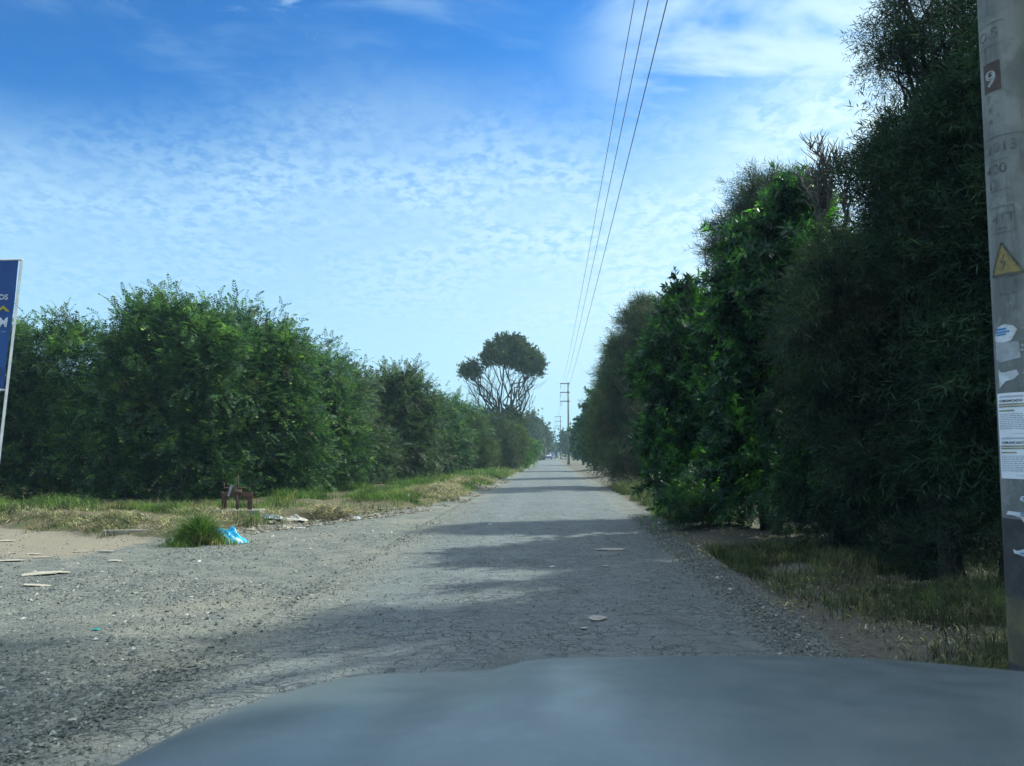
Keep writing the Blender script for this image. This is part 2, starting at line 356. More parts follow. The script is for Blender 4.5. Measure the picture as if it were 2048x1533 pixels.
c = t.mix(t.math('MULTIPLY', trk, t.ramp(t.noise(t.mapv(co, (1.5, .25, 1)), 2.0, 4, .6), .3, .7, .1, .6)), c, (.172, .190, .190))
c = t.mix(t.math('MULTIPLY', t.ramp(t.noise(t.mapv(co, (1.2, .5, 1), loc=(7, 3, 0)), 1.1, 5, .65), .54, .70), .55), c, (.10, .105, .10))
c = t.mix(t.math('MULTIPLY', t.ramp(t.noise(t.mapv(co, loc=(17, 3, 0)), 1.7, 5, .7), .60, .68), .6), c, (.25, .24, .20))
edge = t.math('MAXIMUM', t.ramp(sx.outputs[0], -1.7, -2.6), t.math('MULTIPLY', t.ramp(sx.outputs[0], 1.6, 2.1), .6))
c = t.mix(t.math('MULTIPLY', edge, t.ramp(n2, .25, .5)), c, (.19, .19, .16))
c = t.mix(1.0, c, t.mix(t.ramp(n3, .25, .75, smooth=False), (.45, .45, .46), (1.5, 1.5, 1.48)), 'MULTIPLY')
c = t.mix(1.0, c, t.mix(t.ramp(n4, .3, .7, smooth=False), (.7, .7, .7), (1.3, 1.3, 1.3)), 'MULTIPLY')
c = t.mix(t.math('MULTIPLY', crk, .72), c, (.030, .034, .036))
t.l.new(c, b.inputs['Base Color'])
bp = t.new('ShaderNodeBump'); bp.inputs['Strength'].default_value = .85; bp.inputs['Distance'].default_value = .012
t.put(bp.inputs['Height'], t.math('SUBTRACT', t.math('ADD', t.math('MULTIPLY', n3, .8), t.math('MULTIPLY', n2, .8)), t.math('MULTIPLY', crk, 1.2)))
t.l.new(bp.outputs[0], b.inputs['Normal'])
road = quads_obj('road', np.stack([RX, RY, RZ], -1).reshape(-1, 3), q, mr, smooth=True); tag(road, kind='structure')

# loose stones: one object
def stones_obj(name, label, n, sampler, smin, smax, mat, seed):
    g = np.random.default_rng(seed)
    P = sampler(g, n); n = len(P)
    base = np.array([[1, 0, 0], [-1, 0, 0], [0, 1, 0], [0, -1, 0], [0, 0, 1], [0, 0, -1]], float)
    tri = np.array([[0, 2, 4], [2, 1, 4], [1, 3, 4], [3, 0, 4], [2, 0, 5], [1, 2, 5], [3, 1, 5], [0, 3, 5]])
    s = smin * (smax / smin) ** (g.random(n) ** 2.2)
    V = base[None] * (s[:, None, None] * (.55 + .7 * g.random((n, 6, 1)))) + (g.random((n, 6, 3)) - .5) * s[:, None, None] * .7
    V[..., 2] *= .65
    a = g.random(n) * 6.283; ca, sa = np.cos(a)[:, None], np.sin(a)[:, None]
    x = V[..., 0] * ca - V[..., 1] * sa; y = V[..., 0] * sa + V[..., 1] * ca
    V = np.stack([x, y, V[..., 2]], -1) + P[:, None]
    Fc = (tri[None] + (np.arange(n) * 6)[:, None, None]).reshape(-1, 3)
    o = mesh_from(name, V.reshape(-1, 3), np.full(len(Fc), 3), Fc.ravel(), mat); tag(o, label, 'gravel', kind='stuff'); return o
mst, t, b, o = pmat('stone', .85, .3)
geo = t.new('ShaderNodeNewGeometry')
cr = t.new('ShaderNodeValToRGB'); t.l.new(geo.outputs['Random Per Island'], cr.inputs[0])
el = cr.color_ramp.elements; el[0].color = (.06, .07, .068, 1); el[1].color = (.36, .36, .31, 1)
e = el.new(.45); e.color = (.13, .143, .132, 1); e = el.new(.85); e.color = (.21, .21, .18, 1)
t.l.new(cr.outputs[0], b.inputs['Base Color'])
def samp_left(g, n):
    px_ = g.random(n * 3); Yv = 3.2 + 15 * g.random(n * 3) ** 1.5; Xv = -2.0 - (10 * Yv / 12) * px_ * 1.1
    keep = (verge_s(Xv, Yv) < .15) & (g.random(n * 3) < (.22 + .78 * sstep(.40, .62, vnoise(Xv, Yv, .55)))) & (g.random(n * 3) < sstep(-1.9, -3.0, Xv) * .9 + .1)
    keep &= g.random(n * 3) < (1.05 - .8 * sstep(-6.2, -8.2, Xv) * sstep(10.6, 12.4, Yv + .25 * (Xv + 8)))
    Xv, Yv = Xv[keep][:n], Yv[keep][:n]; return np.stack([Xv, Yv, zg(Xv, Yv) + .002], -1)
stones_obj('loose_gravel', 'grey loose gravel spread over the turnout left of the road', 42000, samp_left, .006, .030, mst, 11)
def samp_right(g, n):
    Yv = 3.5 + 17 * g.random(n) ** 1.4; Xv = road_r(Yv) - .25 + .75 * (g.random(n) + g.random(n)) / 2 * 1.3
    return np.stack([Xv, Yv, zg(Xv, Yv) + .004], -1)
stones_obj('shoulder_gravel', 'dark gravel band along the right edge of the asphalt', 15000, samp_right, .006, .022, mst, 12)
def samp_rubble(g, n):
    Yv = 14.5 + 30 * g.random(n) ** 1.3; Xv = verge_x(Yv) - .9 * g.random(n) ** 1.5 + .35; k = g.random(n) < sstep(.3, .6, vnoise(Xv * .3, Yv, .9)); Xv, Yv = Xv[k], Yv[k]
    return np.stack([Xv, Yv, zg(Xv, Yv) + .01], -1)
mrb, t, b, o = pmat('rubble', .9, .2); geo = t.new('ShaderNodeNewGeometry'); cr = t.new('ShaderNodeValToRGB'); t.l.new(geo.outputs['Random Per Island'], cr.inputs[0])
cr.color_ramp.elements[0].color = (.10, .085, .06, 1); cr.color_ramp.elements[1].color = (.38, .34, .27, 1); t.l.new(cr.outputs[0], b.inputs['Base Color'])
o = stones_obj('rubble', 'line of earth clods and rubble along the left road edge', 5200, samp_rubble, .012, .075, mrb, 15); o['category'] = 'rubble'
def samp_road(g, n):
    Yv = 3.5 + 22 * g.random(n) ** 1.4; Xv = -2.8 + 4.6 * g.random(n) ** 2.2
    return np.stack([Xv, Yv, np.full(n, .014)], -1)
def samp_bits(g, n):
    Yv = 5 + 17 * g.random(n); Xv = -12 + 16.5 * g.random(n); k = (verge_s(Xv, Yv) < .8) & ((Xv < -2.6) | (Xv > 2.0)); Xv, Yv = Xv[k], Yv[k]
    return np.stack([Xv, Yv, zg(Xv, Yv) + .004], -1)
o = stones_obj('litter_bits', 'small pale bits of rubbish and chips strewn over gravel and dirt', 420, samp_bits, .012, .05, simple('litter_pale', (.55, .54, .50), (.38, .36, .32), 1.5, .8), 14); o['category'] = 'litter'
stones_obj('road_grit', 'scattered grit and pebbles lying on the asphalt', 9000, samp_road, .004, .014, mst, 13)

# ------------------------------------------------------------------ grass, straw
def blades(name, label, cat, P, h, wd, mat, seed, lean=.6, kind='stuff', flat=0.0, parent=None):
    g = np.random.default_rng(seed); n = len(P)
    h = h * (.35 + .9 * g.random(n)) * ((.35 + 1.3 * vnoise(P[:, 0] + 3, P[:, 1], 1.7)) if kind == 'stuff' else 1.0); a = g.random(n) * 6.283
    ln = lean * (g.random(n) ** 1.0) + flat; up = np.cos(np.minimum(ln, 1.45)); outw = np.sin(np.minimum(ln, 1.45))
    d = np.stack([np.cos(a), np.sin(a), np.zeros(n)], -1); a2 = g.random(n) * 6.283
    s = np.stack([np.cos(a2), np.sin(a2), .3 * (g.random(n) - .5)], -1) * (wd * (.6 + .8 * g.random(n)))[:, None] / 2
    p0 = P; p1 = P + d * (h * outw * .35)[:, None]; p1[:, 2] += h * up * .6 + flat * .02
    p2 = P + d * (h * outw * 1.1 + h * .12)[:, None]; p2[:, 2] += h * up * (1 - .25 * g.random(n)) + flat * .02 * g.random(n)
    V = np.stack([p0 - s, p0 + s, p1 + s * .8, p1 - s * .8, p2 + s * .15, p2 - s * .15], 1)
    q = np.array([[0, 1, 2, 3], [3, 2, 4, 5]])[None] + (np.arange(n) * 6)[:, None, None]
    o = quads_obj(name, V.reshape(-1, 3), q.reshape(-1, 4), mat, parent)
    if parent is None: tag(o, label, cat, kind=kind)
    return o
def clumped(g, n, x0, x1, y0, y1, test=None, cs=1.2, lo=.4, hi=.6):
    Xv = x0 + (x1 - x0) * g.random(n); Yv = y0 + (y1 - y0) * g.random(n)
    k = g.random(n) < sstep(lo, hi, vnoise(Xv + 13, Yv + 5, cs))
    if test is not None: k &= test(Xv, Yv)
    Xv, Yv = Xv[k], Yv[k]; return np.stack([Xv, Yv, zg(Xv, Yv)], -1)
g = np.random.default_rng(21)
rg_ = np.random.default_rng(99)
lv = lambda X, Y: rg_.random(len(X)) < sstep(.0, .9, verge_s(X, Y) + .5 * (vnoise(X, Y, 2.2) - .5))
P = clumped(g, 90000, -9.5, -2.4, 15.6, 34, lambda X, Y: lv(X, Y) & (X > -7.6 - (Y - 16) * .06) & ((X > -6.6) | (Y > 18)), 1.0, .25, .75)
blades('verge_grass', 'green grass bank between the left hedge and the road', 'grass', P, .25, .013, M['grass'], 31, 1.1)
P = clumped(g, 42000, -7.2, -1.9, 34, 90, lv, .8, .1, .8)
blades('far_verge_grass', 'bright low grass beside the road below the tall umbrella tree', 'grass', P, .26, .03, M['grass'], 32, 1.2)
P = clumped(g, 70000, -16.5, -6.2, 14.0, 20, lv, 1.1, .30, .62)
blades('dry_grass', 'mown dry grass and weeds in front of the left hedge', 'grass', P, .15, .012, M['grass_dry'], 33, 1.3)
P = clumped(g, 9000, -15, -7.4, 16.3, 18.6, lv, .6, .5, .6)
blades('green_weeds', 'green weeds under the left hedge behind the concrete rim', 'grass', P, .26, .014, M['grass'], 34, .9)
rr = lambda X, Y: rg_.random(len(X)) < sstep(.25, 1.2, X - road_r(Y) + 1.1 * (vnoise(X, Y, 1.3) - .5))
P = clumped(g, 80000, 2.5, 6.4, 4.2, 13.0, lambda X, Y: rr(X, Y), 1.3, .15, .85)
blades('shaded_grass', 'dull shaded grass strip at the foot of the right trees', 'grass', P, .20, .008, M['grass_dull'], 35, 1.35)
P = clumped(g, 30000, 2.7, 4.2, 17.5, 34, lambda X, Y: rr(X, Y), .8, .1, .8)
blades('right_verge_grass', 'grey green grass tuft mass on the right verge by the dirt shoulder', 'grass', P, .36, .016, M['grass_dull'], 36, .8)
P = clumped(g, 14000, 2.2, 6.5, 4.2, 16, lambda X, Y: X - road_r(Y) > .35, 2.0, .3, .8)
blades('leaf_litter', 'fallen twigs and dry leaves on the dirt under the right trees', 'leaf litter', P, .09, .014, M['straw'], 37, .3, flat=1.25)
# cut stalks dumped along the left verge
P = clumped(g, 70000, -6.2, -2.5, 16.8, 40, lambda X, Y: (verge_s(X, Y) > .05) & (verge_s(X, Y) < 1.5), .9, .40, .60)
P[:, 2] += .03 + .14 * g.random(len(P))
blades('cut_stalks', 'pale dry cut maize stalks dumped along the left roadside', 'straw', P, .36, .014, M['straw'], 38, .35, flat=1.2)
P = clumped(g, 15000, -14.5, -6.2, 13.9, 17.6, lv, .8, .45, .7); P[:, 2] += .02 + .08 * g.random(len(P))
blades('hay', 'straw coloured hay lying on the bank behind the concrete rim', 'straw', P, .24, .011, M['straw'], 39, .3, flat=1.3)
# the thick tuft beside the blue bag
c0 = gr(388, 1092)
a = g.random(4200) * 6.283; r_ = np.abs(.24 * g.normal(size=4200)) * (1 + .35 * np.sin(a * 3 + 1))
P = np.stack([c0[0] + r_ * np.cos(a) * 1.15, c0[1] + .15 + r_ * np.sin(a) * .8, np.zeros(4200)], -1); P[:, 2] = zg(P[:, 0], P[:, 1])
o = blades('grass_tuft', 'thick green grass tuft left of the blue plastic bag', 'grass tuft', P, .44 * np.exp(-(r_ / .34) ** 2) + .10, .012, M['grass'], 40, 1.0, kind='thing')

# ------------------------------------------------------------------ foliage
def rhomb(p, d, n, L, Wd):
    """leaf quad from p along d; n = leaf normal"""
    s = nrm(np.cross(n, d)) * Wd / 2
    return np.stack([p, p + d * L * .45 + s + n * L * .04, p + d * L, p + d * L * .45 - s + n * L * .04], -2)
def tpl_feather(g, pairs=5, L=.07, Wd=.022, ax=.20):
    out = []
    for i in range(pairs):
        t_ = (i + .6) / pairs; p = np.array([ax * t_, 0, -ax * .25 * t_ * t_])
        for s in (-1, 1):
            d = nrm(np.array([.55 + .2 * g.random(), s * (.8), -.25 + .3 * g.random()]))
            out.append(rhomb(p, d, nrm(np.array([.1 * g.normal(), .3 * g.normal(), 1.])), L * (1.05 - .45 * t_), Wd))
    out.append(rhomb(np.array([ax * .9, 0, -ax * .2]), np.array([1., 0, -.3]), np.array([0, 0, 1.]), L * .8, Wd))
    return np.array(out)
def tpl_whorl(g, k=8, L=.11, Wd=.036):
    out = []
    for i in range(k):
        a = i * 2.4 + g.random() * .5; e = .25 + .9 * g.random()
        d = nrm(np.array([math.sin(e), math.cos(e) * math.cos(a), math.cos(e) * math.sin(a)]))
        d[2] -= .15; d = nrm(d); n = nrm(np.cross(np.cross(d, [1., .01, 0]), d) + .3 * g.normal(size=3))
        out.append(rhomb(np.array([.05 * g.random(), 0, 0]), d, n, L * (.7 + .5 * g.random()), Wd))
    return np.array(out)
def tpl_narrow(g, k=9, L=.10, Wd=.012, ax=.22, spread=.8):
    out = []
    for i in range(k):
        a = i * 2.4 + g.random(); t_ = i / k
        d = nrm(np.array([.7, spread * math.cos(a), spread * math.sin(a)]) + .25 * g.normal(size=3))
        out.append(rhomb(np.array([ax * t_, 0, 0]), d, nrm(np.cross(d, g.normal(size=3))), L * (.7 + .6 * g.random()), Wd))
    return np.array(out)
tg = np.random.default_rng(5)
TPL = {
    'feather': [tpl_feather(tg) for _ in range(5)],
    'whorl': [tpl_whorl(tg) for _ in range(6)],
    'narrow': [tpl_narrow(tg) for _ in range(5)],
    'fine': [tpl_narrow(tg, 12, .10, .0075, .20, .6) for _ in range(5)],
    'clump': [tpl_whorl(tg, 9, .16, .055) for _ in range(5)],
}
def foliage(blobs, kind, scale=1.0, dens=9.0, slen=.9, nodes=6, up=.45, droop=.25, core=1.0, seed=1, twigs=False, spread=1.0, corescale=1.0, sub=11, plume=0.0, tall=1.0):
    """leaf sprays on curved shoots that leave every blob; returns quads (n,4,3) and twig paths"""
    g = np.random.default_rng(seed); Q = []; TW = []; items = []
    for (c, r) in blobs:              # every blob breaks up into smaller leafy clumps with gaps between them
        c = np.asarray(c, float); r = np.asarray(r, float) * np.ones(3)
        if sub < 2: items.append((c, r, 1., core)); continue
        ds = nrm(g.normal(size=(sub, 3)))
        for k in range(sub):
            f = .26 + .26 * g.random()
            items.append((c + ds[k] * r * (.62 + .38 * g.random()), r * f * np.array([tall ** -.4, tall ** -.4, tall]), .55 + .8 * g.random(), 0))
        items.append((c, r * .62, .5, core * 3.2))
    for (c, r, dm, core) in items:
        rm = (r[0] * r[1] * r[2]) ** (1 / 3)
        n = max(5, int(dens * dm * 4 * math.pi * rm * rm))
        d = nrm(g.normal(size=(n, 3)))
        base = c + d * r * (.30 + .55 * g.random((n, 1)) ** .6)
        dr = nrm(d + np.array([0, 0, up]) + .45 * g.normal(size=(n, 3)))
        L = slen * (.45 + .8 * g.random(n)); long = g.random(n) < .07; L[long] *= 1.45
        t_ = np.linspace(.12, 1, nodes)[None, :, None] + (g.random((n, nodes, 1)) - .5) * .8 / nodes
        pos = base[:, None] + dr[:, None] * L[:, None, None] * t_
        pos[..., 2] -= droop * L[:, None] * t_[..., 0] ** 2
        tan = dr[:, None] * np.ones((1, nodes, 1)); tan = tan.copy(); tan[..., 2] -= 2 * droop * t_[..., 0]; tan = nrm(tan)
        side = nrm(np.cross(tan, g.normal(size=tan.shape)))
        fwd = nrm(tan + spread * side); fwd[:, -1] = tan[:, -1]
        upv = np.array([0, 0, 1.]) + .35 * g.normal(size=fwd.shape)
        S = nrm(np.cross(upv, fwd)); N = np.cross(fwd, S)
        sc_ = scale * (.75 + .5 * g.random((n, nodes)))
        pos, fwd, S, N, sc_ = [x.reshape(-1, *x.shape[2:]) for x in (pos, fwd, S, N, sc_)]
        ch = g.integers(0, len(TPL[kind]), len(pos))
        for k, tp in enumerate(TPL[kind]):
            m = ch == k
            if not m.any(): continue
            tf = tp.reshape(-1, 3)
            W_ = (tf[None, :, 0:1] * fwd[m][:, None] + tf[None, :, 1:2] * S[m][:, None] + tf[None, :, 2:3] * N[m][:, None]) * sc_[m][:, None, None] + pos[m][:, None]
            Q.append(W_.reshape(-1, 4, 3))
        if core > 0:
            m = int(core * 42 * rm * rm * rm / (corescale ** 2)) + 4
            d = nrm(g.normal(size=(m, 3))); p = c + d * r * (.75 * g.random((m, 1)) ** .45)
            dd = nrm(g.normal(size=(m, 3))); nn = nrm(np.cross(dd, g.normal(size=(m, 3))))
            Q.append(rhomb(p, dd, nn, .30 * corescale, .17 * corescale))
        if twigs:
            tt = np.array([-.5, 0, .35, .7, 1.])[None, :, None]
            pw = base[:, None] + dr[:, None] * L[:, None, None] * tt; pw[..., 2] -= droop * L[:, None] * np.maximum(tt[..., 0], 0) ** 2
            TW.append(pw)
        if plume and core > 0:              # longer leafy leaders reaching up and out of the crown
            m = int(plume * 4 * math.pi * rm * rm) + 2; N_ = 16; d = nrm(g.normal(size=(m, 3)) + np.array([0, 0, .25])); b_ = c + d * r * 1.2
            dr = nrm(d * .8 + np.array([0, 0, .75]) + .35 * g.normal(size=(m, 3))); L = (.5 + .8 * g.random(m)) * min(1.0, 1.3 * rm) * 1.15
            t_ = np.linspace(0, 1, N_)[None, :, None]; pos = b_[:, None] + dr[:, None] * L[:, None, None] * t_; pos[..., 2] -= .22 * L[:, None] * t_[..., 0] ** 2
            tan = dr[:, None] * np.ones((1, N_, 1)); tan[..., 2] -= .44 * t_[..., 0]; tan = nrm(tan)
            fwd = nrm(tan + .9 * nrm(np.cross(tan, g.normal(size=tan.shape)))); fwd[:, -1] = tan[:, -1]
            S = nrm(np.cross(np.array([0, 0, 1.]) + .3 * g.normal(size=fwd.shape), fwd)); N2 = np.cross(fwd, S)
            sc_ = scale * .8 * (1.15 - .6 * t_) * np.ones((m, N_, 1)); tf = TPL[kind][0].reshape(-1, 3)
            W_ = (tf[None, None, :, 0:1] * fwd[:, :, None] + tf[None, None, :, 1:2] * S[:, :, None] + tf[None, None, :, 2:3] * N2[:, :, None]) * sc_[..., None] + pos[:, :, None]
            Q.append(W_.reshape(-1, 4, 3))
    return np.concatenate(Q), (np.concatenate(TW) if TW else None)

def limb_path(a, b, g, n=7, wob=.12, bow=.25):
    a, b = np.asarray(a, float), np.asarray(b, float); t_ = np.linspace(0, 1, n)[:, None]
    p = a * (1 - t_) + b * t_; L = np.linalg.norm(b - a)
    h = b - a; h[2] = 0
    p -= h * bow * np.sin(t_ * math.pi) * .6
    p[1:-1] += g.normal(size=(n - 2, 3)) * wob * L / n
    return p
def tree(name, label, cat, base, blobs, mat, bark, kind, trunk_r=.14, fork=.25, seed=1, group=None, twig_r=.006, stems=1, limb_k=6, **kw):
    """blobs: world-space [(centre, radii)]; trunk and limbs run from base to the blobs; parts: trunk, crown"""
    g = np.random.default_rng(seed + 1000); base = np.asarray(base, float)
    root = empty(name, base); tag(root, label, cat, group)
    blobs = blobs + kw.pop('extra', [])
    bl = [(np.asarray(c, float) - base, r) for c, r in blobs]
    Q, TW = foliage(bl, kind, seed=seed, **kw)
    V = Q.reshape(-1, 3); V[:, 2] = np.maximum(V[:, 2], -.02 + 0 * V[:, 2])
    quads_obj('crown', V, np.arange(len(V)).reshape(-1, 4), mat, root)
    cen = np.mean([c for c, r in bl], 0); top = max(c[2] for c, r in bl)
    parts = []
    for s in range(stems):
        off = np.array([g.normal() * .25, g.normal() * .25, 0]) * (stems > 1)
        fk = np.array([cen[0] * .35, cen[1] * .35, max(.35, top * fork)]) + off * 2
        n = 6; p = limb_path(off + np.array([0, 0, -.1]), fk, g, n, .1, .1)
        parts.append(tubes_arrays(p[None], (trunk_r * np.linspace(1.25, .8, n))[None], 10))
        for (c, r) in bl[s::stems]:
            n = 7; p = limb_path(fk, c + g.normal(size=3) * .15, g, n, .25, .3)
            r0 = trunk_r * (.35 + .3 * g.random())
            parts.append(tubes_arrays(p[None], (r0 * np.linspace(1, .25, n))[None], limb_k))
            rr_ = np.ones(3) * np.asarray(r, float)
            for _ in range(3):
                e = c + nrm(g.normal(size=3) + np.array([0, 0, .4])) * rr_ * .85
                k = g.integers(3, 6); pp = limb_path(p[k], e, g, 6, .3, .1)
                parts.append(tubes_arrays(pp[None], (r0 * .35 * np.linspace(1, .25, 6))[None], 4))
    if TW is not None:
        m = len(TW); parts.append(tubes_arrays(TW, twig_r * np.ones((m, 1)) * np.array([[1.6, 1.2, .9, .6, .3]]), 3))
    V, q = join_quads(parts); quads_obj('trunk', V, q, bark, root, smooth=True)
    return root
def pb(lst, Y, dj=0.0, seed=0):
    """blobs given on the photograph: (px, py, rpx[, rpy[, Yoffset]]) at distance Y"""
    g = np.random.default_rng(seed); out = []
    for e in lst:
        px, py, rx = e[:3]; rz = e[3] if len(e) > 3 and e[3] else rx; dy_ = e[4] if len(e) > 4 else 0
        y = Y + dy_ + dj * (g.random() - .5)
        out.append((at(px, py, y), np.array([rx, .5 * (rx + rz), rz]) * y / F))
    return out

# ---- left row: feathery trees, crowns down to the ground
LG = 'feathery trees of the hedge left of the road'
def ltree(label, px, Y, lst, seed, mat='feather', scale=1.6, dens=17., **kw):
    b0 = at(px, 900, Y); base = (b0[0], Y, 0); lst = [(e[0], e[1] + 18 * max(0, (860 - e[1]) / 200), *e[2:]) for e in lst]
    kw.setdefault('up', .95); kw.setdefault('slen', .8); kw.setdefault('corescale', .5); kw.setdefault('tall', 1.7); kw.setdefault('droop', .18); kw.setdefault('plume', 4.5)
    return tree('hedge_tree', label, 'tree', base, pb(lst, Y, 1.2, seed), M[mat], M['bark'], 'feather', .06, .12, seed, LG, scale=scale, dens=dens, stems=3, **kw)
ltree('sparse feathery tree beside the blue banner, sky showing through its thin top', 100, 22.5,
      [(60, 700, 45), (120, 690, 42), (30, 760, 60), (95, 800, 60), (160, 760, 36), (20, 860, 75), (110, 890, 75), (30, 960, 60), (120, 965, 55), (165, 860, 50), (150, 680, 22), (-10, 690, 40)], 101, dens=12, core=.7)
ltree('feathery tree behind the blue banner, mostly hidden at the photo edge', -120, 21.5,
      [(-60, 720, 70), (-150, 700, 80), (-100, 820, 100), (-60, 930, 80), (-180, 900, 100)], 102, dens=12)
ltree('tallest dense feathery tree of the left hedge, right of the gap of sky', 330, 22.0,
      [(320, 640, 40), (285, 680, 52), (385, 660, 50), (250, 720, 45), (330, 740, 78), (420, 730, 70), (250, 800, 62), (345, 840, 80), (430, 850, 75), (240, 890, 70), (330, 950, 75), (420, 960, 70), (235, 970, 55)], 103)
ltree('broad feathery tree just right of the tallest left hedge tree', 500, 24.0,
      [(455, 670, 45), (520, 705, 55), (570, 730, 48), (480, 790, 75), (560, 820, 70), (480, 890, 75), (570, 920, 70), (470, 975, 55), (550, 980, 50)], 104)
ltree('green feathery tree whose leaning sprays reach the middle of the left hedge', 620, 27.5,
      [(600, 730, 36), (640, 760, 46), (600, 820, 66), (665, 830, 48), (620, 900, 62), (680, 920, 46), (620, 965, 40)], 105)
ltree('grey green dull tree with browned twigs in the left hedge behind the grass bank', 690, 32.0,
      [(690, 790, 40), (700, 850, 52), (670, 900, 50), (735, 900, 46), (700, 950, 40), (745, 945, 34)], 106, 'feather_grey', 1.8, 14)
ltree('round feathery tree standing apart, spiky plumes against the sky left of the umbrella tree', 795, 37.0,
      [(770, 790, 30), (800, 775, 32), (830, 800, 30), (785, 840, 52), (830, 860, 46), (760, 880, 40), (800, 910, 46), (845, 925, 32), (775, 940, 32)], 107, 'feather_grey', 1.9, 12., slen=1.0, plume=2.5)
ltree('low green tree of drooping sprays between the round tree and the olive bush', 868, 46.0,
      [(860, 845, 28), (890, 838, 24), (870, 885, 38), (895, 900, 32), (865, 925, 28)], 108, 'feather', 1.9, 13., slen=1.0)
ltree('bright green spreading tree behind the olive bush, left of the umbrella tree', 910, 58.0,
      [(905, 835, 20), (935, 845, 22), (915, 870, 26), (945, 870, 24), (890, 880, 24)], 109, 'feather', 2.3, 9., slen=1.2)

# ---- bushes under the umbrella tree
def bush(label, px, Y, lst, seed, mat='olive', scale=2.0, dens=5., kind='feather', **kw):
    b0 = at(px, 900, Y)
    kw.setdefault('slen', .6); kw.setdefault('up', .3); kw.setdefault('corescale', 1.0)
    return tree('bush', label, 'bush', (b0[0], Y, 0), pb(lst, Y, .8, seed), M[mat], M['bark'], kind, .06, .1, seed, 'bushes on the left verge', scale=scale, dens=dens * 2.2, stems=3, **kw)
bush('round olive green bush on thin stems at the left verge', 942, 57.0, [(940, 872, 26), (925, 900, 24), (958, 900, 24), (940, 920, 22)], 120, kind='fine', scale=2.6, dens=7)
bush('brown green bush between the round olive bush and the umbrella tree foot', 990, 66.0, [(985, 865, 22), (1000, 885, 26), (978, 900, 24), (1005, 915, 18)], 121, 'brown', 2.6, 6, 'fine')
bush('yellow green bush directly below the umbrella tree on the road side', 1027, 72.0, [(1025, 870, 20), (1035, 890, 18), (1020, 905, 20)], 122, 'olive', 2.6, 6, 'fine')
bush('small leafy bush at the road edge under the umbrella tree', 1035, 78.0, [(1030, 918, 14), (1048, 915, 12), (1015, 922, 14)], 123, 'bright', 2.2, 6)
bush('pale green bush beyond the umbrella tree beside the distant grass', 1058, 105.0, [(1052, 893, 13), (1066, 900, 11), (1056, 908, 10)], 124, 'bright', 3.2, 4)

# ---- umbrella tree: fan of bare stems under a dense cap
def umbrella_tree():
    Y = 85.0; g = np.random.default_rng(77)
    b0 = at(1003, 900, Y); base = np.array([b0[0], Y, 0.])
    root = empty('umbrella_tree', base); tag(root, 'tall tree with a dense round cap on many bare fanning stems, left of the road', 'tree')
    cap = [(985, 700, 22), (1010, 690, 24), (1040, 695, 24), (1062, 715, 24), (1075, 735, 18), (975, 718, 18), (1005, 712, 26), (1035, 718, 26), (1058, 735, 17), (1078, 722, 12), (1000, 678, 10), (1030, 680, 12)]
    small = [(932, 738, 13), (947, 733, 14), (955, 745, 11), (925, 742, 8), (940, 745, 12)]
    bl = []
    for lst, dep in ((cap, 2.2), (small, .6)):
        for px, py, r in lst:
            for k in (-1, 0, 1):
                c = at(px, py + (2 if k else 0), Y + k * dep * g.random()) - base; bl.append((c, np.ones(3) * r * .86 * Y / F * (1 if k == 0 else .85)))
    Q, _ = foliage(bl, 'clump', scale=1.25, dens=5.5, slen=.55, nodes=4, up=.5, droop=.1, core=1.0, seed=5, corescale=1.2, sub=1)
    Vc = Q.reshape(-1, 3); quads_obj('crown', Vc, np.arange(len(Vc)).reshape(-1, 4), M['umbrella'], root)
    parts = []
    def stem(a, b_, r0, n=9, wob=.35, k=5, bow=.22):
        p = limb_path(a, b_, g, n, wob, bow); parts.append(tubes_arrays(p[None], (r0 * np.linspace(1, .3, n))[None], k)); return p
    tg_ = [(b_, .10) for b_ in bl]
    for (c, r), _ in tg_:
        for _k in range(1 if g.random() < .45 else 0):
            st = np.array([g.normal() * .55, g.normal() * .5, 1.2 + .8 * g.random()])
            tip = c + g.normal(size=3) * .5 * r; tip[2] -= .3 * r[2]
            p = stem(st, tip, .09 + .09 * g.random())
            for _j in range(5):
                i = g.integers(4, 8); e = p[i] + (tip - p[i]) * .8 + g.normal(size=3) * .7; stem(p[i], e, .025, 5, .4, 4, .05)
    for _ in range(5):
        st = np.array([g.normal() * .4, g.normal() * .3, 0]); stem(np.array([st[0], st[1], -.1]), st * 1.3 + np.array([0, 0, 2.2]), .22, 6, .15, 8, .05)
    # dead limbs at the right and wispy twigs at the left
    for tip in ((1072, 792), (1060, 800), (1066, 788)):
        e = at(*tip, Y) - base; p = stem(np.array([.9, 0, 2.2]), e, .06, 8, .4, 4, -.35)
        for _j in range(5):
            i = g.integers(3, 7); stem(p[i], p[i] + np.array([.5 * g.random() + .1, .2 * g.normal(), .5 * g.random() + .1]), .022, 4, .3, 3, 0)
    for _ in range(26):
        px = 930 + 25 * g.random(); py = 765 + 40 * g.random(); e = at(px, py, Y) - base
        stem(e + np.array([.6, 0, -.9]), e, .022, 5, .5, 3, .1)
    V, q = join_quads(parts); quads_obj('trunk', V, q, M['bark_dark'], root, smooth=True)
umbrella_tree()
tree('skirt_bush', 'dark bushy growth wrapping the foot of the umbrella tree', 'bush', (at(1000, 900, 84)[0], 83, 0), pb([(965, 838, 14), (985, 832, 14), (1010, 828, 16), (1030, 835, 16), (1000, 850, 18), (1040, 850, 14), (975, 852, 14)], 83, 1.5, 3), M['umbrella'], M['bark_dark'], 'clump', .1, .1, 140, scale=1.1, dens=6, slen=.7, corescale=1.2)

